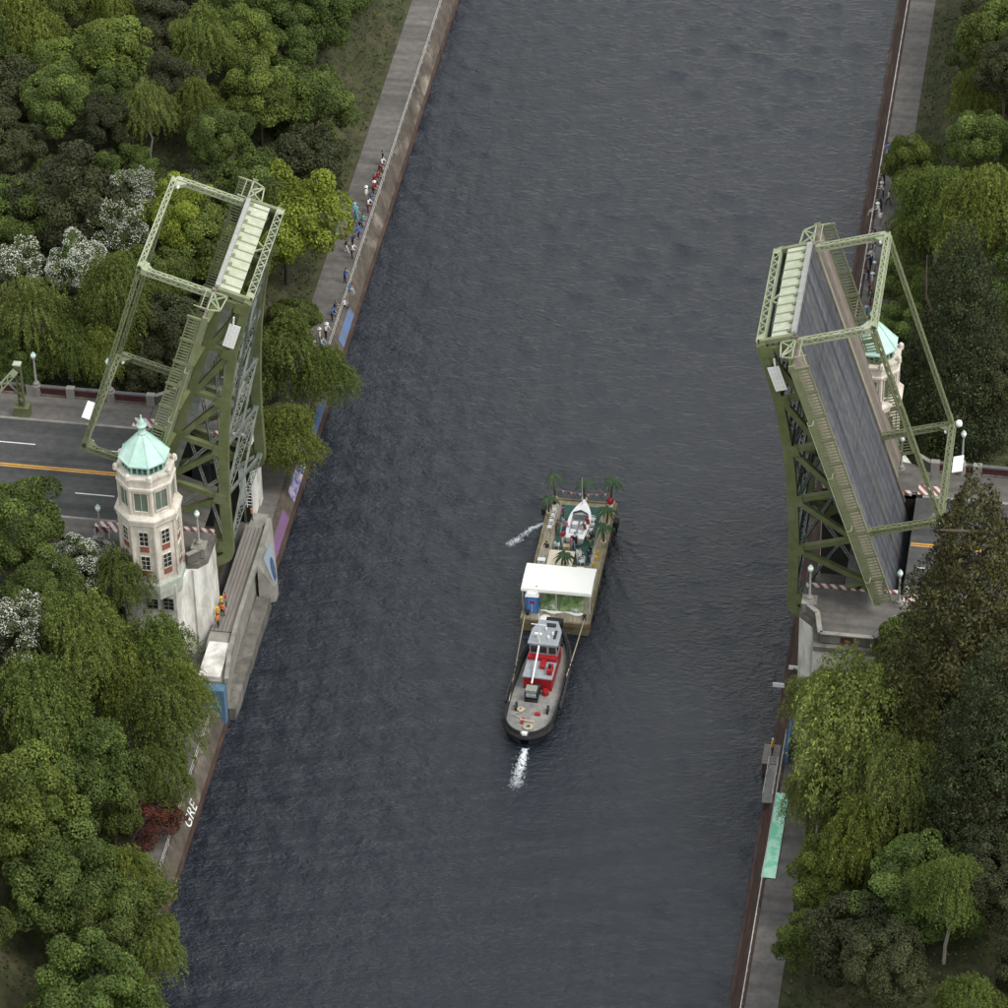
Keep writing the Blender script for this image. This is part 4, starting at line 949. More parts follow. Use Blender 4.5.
# tow winch
wi=MB().box(-1.05,.35,-2.9,-1.95,1.0,1.25).build('tow_winch',M['darkmetal'],T_)
MB().tube([(-.9,-2.4,1.75),(.2,-2.4,1.75)],.45,12).build('drum',M['greyroof'],wi)
MB().box(-.95,.25,-2.85,-2.0,2.25,2.5).build('winch_cover',mat('grey_green_cover',(.26,.27,.235),(.2,.21,.18),3,.8),wi)
for x in (-1.0,.3): MB().box(x-.05,x+.05,-2.8,-2.0,1.25,2.25).build('winch_frame',M['darkmetal'],wi)
MB().lathe([(.35,.99),(.35,1.5),(.28,1.6)],10,(.95,-1.5,0)).build('vent_drum',M['red'],T_); MB().lathe([(.3,.99),(.3,1.9),(.36,2.0),(.2,2.05)],10,(.1,-1.45,0)).build('vent_drum',M['black'],T_)
MB().box(.45,1.0,-4.7,-4.35,.99,1.2).build('red_hatch',M['red'],T_); MB().box(-.75,-.5,-6.1,-5.3,.99,1.2).build('red_bitt',M['red'],T_); MB().tube([(-.9,-5.7,1.25),(.7,-5.8,1.25)],.06,6).build('tow_bar',M['tan'],T_)
for x,y in ((-1.7,-4.0),(1.7,-4.0),(-1.2,5.8),(1.2,5.8)):
    b_=MB(); b_.lathe([(.13,.95),(.13,1.5),(.18,1.55)],8,(x,y-.22,0)); b_.lathe([(.13,.95),(.13,1.5),(.18,1.55)],8,(x,y+.22,0)); b_.build('bitts',M['darkmetal'],T_)
def coil(lb,x,y,r):
    pts=[(x+(r-.0012*i*4)*math.cos(i*.45),y+(r-.004*i)*math.sin(i*.45)*.9,WATER+1.05+.0015*i) for i in range(60)]
    tag(MB().tube(pts,.045,5).build('rope_coil',M['rope'],None,True),lb,'rope')
coil('coil of tan rope lying nearest the tug stern',5.35,-17.6,.5); coil('coil of tan rope at the left of the tug after deck',4.25,-15.2,.38)
pts=[(4.15+.45*math.sin(i*.55),-17.0+.12*i,WATER+1.04) for i in range(14)]
tag(MB().tube(pts,.04,5).build('loose_rope',M['rope'],None,True),'loose rope snaking over the left of the tug after deck','rope')
def tow(lb,a,b,sag):
    pts=[Vector(a).lerp(Vector(b),i/12)+Vector((0,0,-sag*math.sin(math.pi*i/12))) for i in range(13)]
    tag(MB().tube(pts,.05,6).build('tow_line',M['rope'],None,True),lb,'rope')
tow('pale line from the left side of the tug to the near left barge corner',(3.05,-14.7,WATER+1.5),(2.6,-2.2,BD+.3),.15)
tow('pale line from the right side of the tug to the near right barge corner',(7.95,-10.5,WATER+1.6),(8.45,-2.0,BD+.3),.1)
MB().box(-.9,.9,7.2,8.0,1.2,2.6).build('push_knee',M['black'],T_)
tag(MB().lathe([(.0,0),(.5,.06),(.62,.2),(.4,.3),(0,.34)],10,(4.6,-2.4,BD+.03)).build('white_bundle',M['whitecloth'],None,True),'white bundle on the barge edge right above the tug bow','bundle')

# ================================================================ PEOPLE
def person_mesh(pose):
    """one continuous body grown with a Skin modifier over a joint skeleton (feet at z=0)"""
    J=[];E=[];Rr=[]
    def j(p,r,par=None):
        J.append(p);Rr.append(r)
        if par is not None: E.append((par,len(J)-1))
        return len(J)-1
    lean=pose.get('lean',0)
    pel=j((0,0,.95),(.155,.11))
    if pose.get('sit'): hz=.0
    wst=j((0,lean*.3,1.12),(.14,.10),pel); ch=j((0,lean*.7,1.33),(.165,.115),wst); nk=j((0,lean*.95,1.50),(.062,.062),ch)
    hd0=j((0,lean*1.05,1.58),(.075,.085),nk); hd=j((0,lean*1.1+.01,1.67),(.085,.10),hd0); hd2=j((0,lean*1.1,1.76),(.06,.07),hd)
    for s in (-1,1):
        sh=j((s*.19,lean*.85,1.42),(.062,.062),ch)
        el=pose['el'][0 if s<0 else 1]; hn=pose['hn'][0 if s<0 else 1]
        e=j((s*el[0],el[1]+lean*.7,el[2]),(.048,.048),sh); w=j((s*hn[0],hn[1]+lean*.6,hn[2]),(.036,.036),e)
        d=(Vector(J[w])-Vector(J[e])).normalized()*.13; j(tuple(Vector(J[w])+d),(.022,.040),w)
        if pose.get('sit'):
            hp=j((s*.10,.02,.92),(.095,.095),pel); kn=j((s*.13,.42,.90),(.068,.068),hp); an=j((s*.13,.46,.52),(.045,.045),kn); j((s*.14,.60,.47),(.04,.035),an)
        else:
            st=pose.get('stride',.0)*s
            hp=j((s*.095,.0,.88),(.095,.10),pel); kn=j((s*.11,st*.5+.02,.49),(.065,.065),hp); an=j((s*.12,st,.09),(.043,.043),kn); j((s*.14,st+.15,.045),(.045,.035),an)
    me=bpy.data.meshes.new('body'); me.from_pydata(J,E,[]); ob=bpy.data.objects.new('tmp',me); COL.objects.link(ob)
    ob.modifiers.new('s','SKIN')
    for i,vv in enumerate(me.skin_vertices[0].data): vv.radius=Rr[i]; vv.use_root=(i==0)
    ob.modifiers.new('d','SUBSURF').levels=1
    bpy.context.view_layer.update()
    out=bpy.data.meshes.new_from_object(ob.evaluated_get(bpy.context.evaluated_depsgraph_get()))
    bpy.data.objects.remove(ob); bpy.data.meshes.remove(me)
    return out
POSES={'stand':dict(el=[(.26,-.03,1.16)]*2,hn=[(.27,.06,.93)]*2,stride=.05),
 'lean':dict(el=[(.25,.16,1.18)]*2,hn=[(.18,.38,1.12)]*2,lean=.16,stride=.06),
 'wave':dict(el=[(.26,-.03,1.16),(.34,.05,1.58)],hn=[(.26,.08,.93),(.36,.08,1.86)],stride=.06),
 'walk':dict(el=[(.25,.10,1.18),(.25,-.12,1.18)],hn=[(.23,.26,1.0),(.26,-.16,.95)],stride=.24),
 'sit':dict(el=[(.26,.08,1.15)]*2,hn=[(.18,.32,1.0)]*2,sit=1)}
BODY={k:person_mesh(p) for k,p in POSES.items()}
CL={}
def cloth(name,c):
    if name not in CL: CL[name]=mat('cloth_'+name,c,tuple(x*.8 for x in c),12,.9)
    return CL[name]
COLS={'white':(.75,.74,.72),'red':(.42,.03,.035),'dark red':(.20,.02,.03),'navy':(.025,.035,.10),'blue':(.06,.16,.42),'light blue':(.30,.46,.62),'teal':(.10,.40,.42),'black':(.02,.02,.022),'grey':(.22,.22,.23),
 'green':(.05,.20,.09),'yellow':(.72,.42,.03),'orange':(.75,.20,.03),'cream':(.62,.56,.44),'pink':(.55,.2,.25),'purple':(.16,.06,.2),'khaki':(.30,.25,.17),'brown':(.12,.07,.045)}
def person(label,x,y,z,rz,top,legs,pose='stand',hair='hair',group=None,sc=1.0,hat=None):
    me=BODY[pose].copy(); me.name='body'
    me.materials.clear()
    for mm_ in (cloth(legs,COLS[legs]),cloth(top,COLS[top]),M['skin'],M[hair] if hair in M else cloth(hair,COLS[hair]),M['black']): me.materials.append(mm_)
    n=len(me.polygons); c=np.zeros(n*3,np.float32); me.polygons.foreach_get('center',c); c=c.reshape(-1,3)
    mi=np.zeros(n,np.int32); legz=.98
    mi[c[:,2]>legz]=1
    arm=(np.abs(c[:,0])>.205)&(c[:,2]>.7); mi[arm]=1
    p=POSES[pose]
    for k in (0,1):
        s=-1 if k==0 else 1; hn=p['hn'][k]; le=p.get('lean',0)*.6
        d=np.sqrt((c[:,0]-s*hn[0])**2+(c[:,1]-hn[1]-le)**2+(c[:,2]-hn[2])**2); mi[(d<.17)&(np.abs(c[:,0])>.12)]=2
    ly=p.get('lean',0)*1.1; hd=np.sqrt(c[:,0]**2+(c[:,1]-ly)**2)<.17
    mi[hd&(c[:,2]>1.50)]=2; mi[hd&(c[:,2]>1.60)&(c[:,1]<ly+.045)]=3; mi[hd&(c[:,2]>1.735)]=3
    if not p.get('sit'): mi[c[:,2]<.075]=4
    me.polygons.foreach_set('material_index',mi); me.polygons.foreach_set('use_smooth',np.ones(n,bool))
    o=link('person',me,None,(x,y,z),(0,0,rz),(sc,sc,sc)); tag(o,label,'person',group)
    if hat:
        MB().lathe([(.11,1.70),(.20,1.715),(.20,1.725),(.11,1.74),(.10,1.83),(.05,1.86)],10,(0,ly,0)).build('hat',cloth(hat,COLS[hat]),o)
    return o
ORD=['first','second','third','fourth','fifth','sixth','seventh','eighth','ninth','tenth','eleventh','twelfth','thirteenth','fourteenth','fifteenth','sixteenth','seventeenth','eighteenth','nineteenth','twentieth','twenty-first','twenty-second','twenty-third','twenty-fourth','twenty-fifth','twenty-sixth']
zp=PATH+.05
# left bank, listed from the top of the picture downwards: y along canal, offset from the railing, clothes
LB=[(71.5,.5,'black','navy','stand',None),(70.3,.45,'white','navy','lean',None),(69.1,.5,'dark red','black','lean',None),(67.9,.5,'red','navy','lean',None),(66.9,.55,'dark red','navy','stand',None),(65.5,.5,'red','black','lean','white'),
(64.3,1.0,'white','khaki','stand','white'),(63.6,.45,'blue','navy','lean',None),(62.4,.5,'white','dark red','lean',None),(61.2,1.7,'light blue','navy','stand','light blue'),(60.2,1.3,'teal','teal','walk','teal'),(59.4,.6,'teal','navy','lean',None),(58.3,.7,'navy','blue','lean',None),(57.2,.6,'blue','navy','stand',None),(57.0,1.9,'red','black','stand',None),(55.6,.9,'navy','black','lean',None),(54.6,1.4,'black','white','walk',None),(53.6,.6,'white','black','lean',None),
(49.0,.5,'blue','navy','lean',None),(43.0,.5,'navy','navy','lean',None),(42.1,.55,'blue','black','lean',None),(38.9,.6,'white','black','lean','white'),(37.8,1.0,'cream','khaki','stand','white'),(36.6,.6,'light blue','navy','lean',None),(35.5,1.1,'white','black','stand','white'),(34.4,.8,'cream','cream','stand',None)]
for i,(y,d,tp,lg,ps,ht) in enumerate(LB):
    person('spectator in %s, %s from the top along the left canal railing'%(tp,ORD[i]),-24.6-d,y,zp,R(-90+rnd.uniform(-30,30)),tp,lg,ps,group='spectators on the left bank',sc=rnd.uniform(1.04,1.2),hat=ht)
RB=[(80.6,.5,'blue','navy','lean',None),(79.4,.9,'dark red','dark red','stand',None),(78.6,1.7,'red','dark red','stand',None),(77.2,.6,'navy','black','lean',None),(75.0,.5,'black','navy','lean',None),(73.8,1.5,'green','green','stand',None),(72.7,.6,'white','navy','lean','white'),(71.4,1.3,'cream','black','walk',None),(70.3,.6,'navy','black','lean',None),(68.8,.5,'white','white','lean','white'),(67.4,.8,'white','grey','stand',None),
(64.4,.5,'navy','navy','lean',None),(63.4,1.4,'blue','black','wave',None),(62.5,.5,'white','navy','lean','white'),(61.3,.7,'light blue','white','stand',None),(60.1,.55,'white','blue','lean',None),(58.9,.5,'navy','black','lean',None),(57.9,1.0,'grey','navy','stand','white'),(56.9,.5,'black','navy','lean',None),(55.6,1.0,'cream','khaki','wave','white'),(54.2,.8,'dark red','navy','stand',None),(52.7,1.1,'grey','dark red','stand',None),(49.8,.9,'teal','blue','stand','light blue'),(48.3,.8,'teal','teal','stand',None),(46.8,-.0+.5,'navy','grey','lean',None),(45.6,.5,'light blue','navy','lean','white')]
for i,(y,d,tp,lg,ps,ht) in enumerate(RB):
    person('spectator in %s, %s from the top along the right canal railing'%(tp,ORD[i]),29.95+d,y,zp,R(90+rnd.uniform(-30,30)),tp,lg,ps,group='spectators on the right bank',sc=rnd.uniform(1.04,1.2),hat=ht)
# sitters on the canal wall
person('person in blue sitting outside the left railing on the wall coping',-24.35,47.6,PATH-.62,R(-90),'blue','light blue','sit',group='spectators on the left bank')
person('person in white and black sitting on the left wall coping above the blue mural',-24.35,44.8,PATH-.62,R(-90),'white','black','sit',group='spectators on the left bank')
person('person with raised pale arms sitting on the right wall coping outside the railing',29.72,69.6,PATH-.62,R(90),'cream','cream','sit',group='spectators on the right bank')
# workers beside the white pier
for i,(x,y,tp) in enumerate(((-25.55,-8.7,'red'),(-25.8,-9.5,'yellow'),(-25.5,-10.3,'orange'),(-25.85,-11.0,'yellow'),(-25.6,-11.9,'orange'))):
    person('worker in %s vest, %s from the far end of the group beside the white pier'%(tp,ORD[i]),x,y,-8.05,R(-90+40*i),tp,'black','stand','hair',group='workers beside the left pier',hat='yellow' if i%2 else None)
person('person in orange top under the foot of the left leaf',-25.9,4.9,-8.3,R(-60),'orange','black','stand')
person('person in yellow jacket and pale cap on the landing at the lower right',28.7,-18.9,-11.3,R(70),'yellow','black','stand',hair='white',sc=1.18)
# party on the barge
BP=[(4.05,13.0,'purple','brown','stand','person in purple top left of the boat bow on the green carpet'),(4.35,11.2,'light blue','white','walk','person in light blue and white standing at the left side of the boat stern'),(3.7,10.6,'brown','brown','lean','person in brown bending over at the left carpet edge'),
(4.65,10.9,'pink','blue','stand','person in pink top close by the left side of the boat'),(6.75,11.6,'red','pink','stand','person in red at the right side of the boat'),(6.6,10.8,'brown','red','lean','person in brown bent over the right gunwale of the boat'),(5.85,9.0,'white','light blue','walk','person in white and light blue just behind the boat stern'),
(5.6,8.3,'pink','grey','stand','person in pink and grey behind the boat stern nearest the stage'),(4.65,9.2,'red','white','stand','person in red top and white trousers in the middle of the carpet'),(7.45,9.3,'black','green','stand','person in black at the right carpet edge near the boat stern'),(7.5,8.2,'green','black','stand','person in green at the right carpet edge'),(7.55,6.7,'navy','navy','stand','person all in navy right of the stage'),(6.45,6.6,'white','white','lean','person in white leaning over the white chairs beside the stage'),(3.3,7.2,'black','white','stand','person in black top left of the stage')]
for x,y,tp,lg,ps,lb in BP: person(lb,x,y,BD+.036,rnd.uniform(0,6.28),tp,lg,ps,group='people on the barge',sc=1.12)

# ================================================================ TREES
def leaf_mat(name,trans=.28):
    m=bpy.data.materials.new(name); m.use_nodes=True; n=m.node_tree.nodes; l=m.node_tree.links
    n.remove(n['Principled BSDF'])
    at=n.new('ShaderNodeAttribute'); at.attribute_name='leafcol'
    oi=n.new('ShaderNodeObjectInfo'); hsv=n.new('ShaderNodeHueSaturation')
    mr=n.new('ShaderNodeMapRange'); mr.inputs[3].default_value=.82; mr.inputs[4].default_value=1.18; l.new(oi.outputs['Random'],mr.inputs[0]); l.new(mr.outputs[0],hsv.inputs['Value'])
    l.new(at.outputs['Color'],hsv.inputs['Color'])
    d=n.new('ShaderNodeBsdfPrincipled'); d.inputs['Roughness'].default_value=.62; d.inputs['Specular IOR Level'].default_value=.22; l.new(hsv.outputs[0],d.inputs['Base Color'])
    t=n.new('ShaderNodeBsdfTranslucent'); l.new(hsv.outputs[0],t.inputs['Color'])
    mx=n.new('ShaderNodeMixShader'); mx.inputs[0].default_value=trans; l.new(d.outputs[0],mx.inputs[1]); l.new(t.outputs[0],mx.inputs[2])
    l.new(mx.outputs[0],n['Material Output'].inputs['Surface']); return m
M['leaf']=leaf_mat('leaves'); M['needle']=leaf_mat('needles',.08); M['blossom']=leaf_mat('blossom_petals',.2)
def unit(a): return a/np.maximum(1e-9,np.linalg.norm(a,axis=1,keepdims=True))
def leaf_quads(c,nrm,tan,w,h,col,r):
    """c centres, nrm normals, tan long-axis directions; lozenge leaves with a slight fold"""
    t=unit(tan-nrm*np.sum(tan*nrm,1,keepdims=True)); b=np.cross(nrm,t); w=w[:,None];h=h[:,None]
    v=np.stack([c-t*h*.5,c+b*w*.5+nrm*w*.12,c+t*h*.5,c-b*w*.5+nrm*w*.12],1).reshape(-1,3)
    q=np.arange(len(c)*4).reshape(-1,4); return v,q,np.repeat(col,4,0)
def jitter(col,n,r,amt=.22,hue=.1):
    b=np.exp(r.normal(0,amt,(n,1))); h=1+r.normal(0,hue,(n,3))*np.array([[1,.35,.8]]); return np.clip(np.array(col)[None]*b*h,0.004,1)
def crown_broad(seed,col,n=15000,k=60,leaf=.34,lump=.30,squash=.95,gap=0.0):
    """unit crown, radius 1, height about 2*squash, resting with its middle at z=0"""
    r=np.random.default_rng(seed)
    d=unit(r.normal(size=(k*3,3))); d=d[d[:,2]>-.62][:k]; k=len(d)
    lob=1+.16*np.sin(d[:,0]*3.1+seed)+.13*np.sin(d[:,1]*4.2+seed*2)+.1*np.sin(d[:,2]*5+seed)
    rad=r.uniform(.50,.92,k)*lob; cc=d*rad[:,None]*np.array([1,1,squash]); cr=r.uniform(.65,1.2,k)*lump*.8
    ci=r.choice(k,n,p=cr**2/np.sum(cr**2)); dd=unit(r.normal(size=(n,3))+d[ci]*.55+np.array([0,0,.35])); rr=r.uniform(.55,1.0,n)**.5
    p=cc[ci]+dd*(cr[ci]*rr)[:,None]*np.array([1,1,.8])
    nr=unit(dd*.75+r.normal(size=(n,3))*.6+np.array([0,0,.45])); tan=r.normal(size=(n,3))+np.array([0,0,-.4])
    s=leaf*r.uniform(.7,1.35,n); cb=np.exp(r.normal(0,.20,(k,1)))[ci]
    return p,nr,tan,s*.72,s,jitter(col,n,r)*cb
def crown_willow(seed,col,n=15000,strands=620,leaf=.34):
    r=np.random.default_rng(seed); k=strands
    d=unit(r.normal(size=(k*3,3))+np.array([0,0,.35])); d=d[d[:,2]>-.25][:k]; k=len(d)
    lob=1+.22*np.sin(np.arctan2(d[:,1],d[:,0])*3+seed)*(1-np.abs(d[:,2]))+.16*np.sin(d[:,2]*6+d[:,0]*4+seed)
    st=d*np.array([.80,.80,1.0])*(r.uniform(.55,1.0,k)*lob)[:,None]; ln=r.uniform(.14,.46,k)*(1.05-.35*d[:,2])
    i=r.integers(0,k,n); t=r.random(n)
    out=d[i]*np.array([1,1,0])
    p=st[i]+out*(np.sin(t*1.6)*.17)[:,None]-np.array([0,0,1])*(ln[i]*t**1.15)[:,None]+r.normal(0,.022,(n,3))
    nr=unit(out*.8+r.normal(size=(n,3))*.55+np.array([0,0,.35])); tan=r.normal(size=(n,3))*.45+np.array([0,0,-1.0])+out*.3
    s=leaf*r.uniform(.7,1.35,n); cb=np.exp(r.normal(0,.2,(k,1)))[i]
    return p,nr,tan,s*.50,s*1.15,jitter(col,n,r,.2,.09)*cb
def crown_conifer(seed,col,n=17000,tufts=900,leaf=.4,power=.75,base=.30):
    """unit height 0..1 cone of upswept tufts, radius base (also unit height)"""
    r=np.random.default_rng(seed); k=tufts
    z=1-np.sqrt(r.random(k)); z=z**.9; a=r.uniform(0,6.283,k)
    prof=(1-z)**power*base*(1+.12*np.sin(a*5+z*40+seed)+.10*np.sin(a*3-z*23)); rad=prof*r.uniform(.70,1.05,k)
    c=np.stack([np.cos(a)*rad,np.sin(a)*rad,z],1); ts=(.018+.016*(1-z))*r.uniform(.8,1.5,k)
    i=r.integers(0,k,n); out=np.stack([np.cos(a),np.sin(a),0*a],1)[i]
    dd=unit(r.normal(size=(n,3))+out*.9+np.array([0,0,.35])); p=c[i]+dd*(ts[i]*r.uniform(.3,1.0,n)**.6)[:,None]*np.array([1,1,1.1])
    nr=unit(dd*.6+out*.4+r.normal(size=(n,3))*.5); tan=out*.5+np.array([0,0,.9])+r.normal(size=(n,3))*.5
    s=leaf*r.uniform(.7,1.3,n); cb=np.exp(r.normal(0,.24,(k,1)))[i]
    return p,nr,tan,s*.5,s,jitter(col,n,r,.22,.10)*cb
def trunk_mesh(name,seed,m_,h,r0,limbs,spread):
    r=random.Random(seed); mb=MB()
    pts=[(0,0,-.6)]+[(r.uniform(-.25,.25)*i*.3,r.uniform(-.25,.25)*i*.3,h*i/5) for i in range(1,6)]
    mb.tube(pts,[r0*1.35,r0,r0*.85,r0*.65,r0*.42,r0*.15],8)
    for k in range(limbs):
        a=k*2.4+r.uniform(-.4,.4); t=r.uniform(.38,.85); b=Vector(pts[min(5,int(t*5))]).lerp(Vector(pts[min(5,int(t*5)+1)]),t*5%1)
        L=spread*r.uniform(.55,.95); d=Vector((math.cos(a),math.sin(a),0)); q=[b]
        for j in range(1,5): q.append(b+d*L*j/4+Vector((r.uniform(-.2,.2),r.uniform(-.2,.2),L*.75*(j/4)**.8)))
        mb.tube(q,[r0*.42,r0*.33,r0*.24,r0*.15,r0*.06],6)
    return mb.mesh(name,m_,True)
PRO={}
def proto(kind,var):
    key=(kind,var)
    if key in PRO: return PRO[key]
    sd=hash((len(kind)*31+ord(kind[0])*7+ord(kind[-1])))%1000+var*17
    G={'broad':(.090,.122,.028),'maple':(.150,.182,.024),'willow':(.116,.146,.032),'birch':(.125,.150,.036),'dark':(.043,.047,.018),'flower':(.075,.105,.028),'flowerthin':(.085,.105,.038),
       'red':(.085,.028,.018),'rust':(.085,.062,.020),'lightbirch':(.172,.202,.052),'conifer':(.036,.046,.017),'sequoia':(.060,.058,.019),'bluebush':(.06,.09,.03)}[kind]
    hm=[(1,1,1),(.88,.92,.9),(1.12,1.06,.9),(.95,.9,.85)][var%4]; col=tuple(a*b for a,b in zip(G,hm))
    if kind in ('willow','birch','lightbirch'):
        n=20000 if kind=='birch' else 34000
        p,nr,tn,w,h,c=crown_willow(sd,col,n,700 if kind=='birch' else 1500,.042)
    elif kind in ('conifer','sequoia'):
        p,nr,tn,w,h,c=crown_conifer(sd,col,44000,2000,.0115,.72 if kind=='sequoia' else .55,.225)
    else:
        n={'flowerthin':18000,'red':20000,'rust':20000}.get(kind,34000)
        p,nr,tn,w,h,c=crown_broad(sd,col,n,85 if kind!='maple' else 110,.048,.31,.92)
    v,q,cc=leaf_quads(p,nr,tn,w,h,c,None)
    me=np_mesh('crown',v,q,M['needle'] if kind in ('conifer','sequoia','dark') else M['leaf'],False,None,cc)
    bl=None
    if kind.startswith('flower'):
        r=np.random.default_rng(sd+5); n=len(p); sel=r.permutation(n)[:17000 if kind=='flower' else 6500]
        sel=sel[(p[sel,2]>-.35)&(np.sin(p[sel,0]*9+1)*np.sin(p[sel,1]*8)*np.sin(p[sel,2]*7+.5)>-.22)]; pp=p[sel]*1.03; nn=unit(nr[sel]+np.array([0,0,.6])); s=.031*r.uniform(.7,1.3,len(sel))
        v,q,cc=leaf_quads(pp,nn,r.normal(size=pp.shape),s,s,jitter((.72,.72,.64),len(sel),r,.12,.03),None)
        bl=np_mesh('blossom',v,q,M['blossom'],False,None,cc)
    if kind in ('conifer','sequoia'): tr=trunk_mesh('trunk',sd,M['bark'],.92,.02,0,.0)
    else: tr=trunk_mesh('trunk',sd,M['palebark'] if kind in ('birch','willow','lightbirch') else M['bark'],1.5,.05,9,.7)
    PRO[key]=(me,tr,bl); return PRO[key]
CNT={}
def tree(kind,x,y,g,H,Rm,label,group=None):
    i=CNT.get(kind,0); CNT[kind]=i+1
    nv={'broad':4,'willow':3,'birch':2,'dark':2,'maple':1,'conifer':1,'sequoia':1}.get(kind,1)
    me,tr,bl=proto(kind,i%nv); nm={'conifer':'conifer_tree','sequoia':'conifer_tree','flower':'hawthorn_tree','flowerthin':'hawthorn_tree','red':'red_shrub','rust':'shrub','birch':'birch_tree','lightbirch':'birch_tree','willow':'birch_tree','maple':'maple_tree'}.get(kind,'leafy_tree')
    rx=x
    if x<2.8 and x>-28.8: rx=-29.0
    if x>2.8 and x<33.6: rx=33.8
    cx=x-rx
    if 0<y<12+Rm*.95 and abs(x-XC)>39: y=12+Rm*.95
    g=float(terrain(rx,y))
    o=thing(nm,label,'shrub' if 'shrub' in nm else 'tree',(rx,y,g),(0,0,0),group)
    rz=rnd.uniform(0,6.28)
    top=TOPS[0]-g if TOPS[0] is not None else H
    if kind in ('conifer','sequoia'):
        s=top; link('crown',me,o,(0,0,top*.03),(0,0,rz),(Rm/.225*1.0,Rm/.225*1.0,s*.98))
        link('trunk',tr,o,None,(0,0,rz),(s*.5,s*.5,s)); return o
    ch=min(top*.46,Rm*1.15)*1.0            # half crown height
    zc=top-ch*(1.0)
    link('crown',me,o,(cx,0,zc),(0,0,rz),(Rm,Rm,ch))
    if bl: link('blossom',bl,o,(cx,0,zc),(0,0,rz),(Rm,Rm,ch))
    t=link('trunk',tr,o,None,(0,math.atan2(cx,zc),rz*0),(Rm*.9,Rm*.9,zc/1.25)); return o
TOPS=[None]
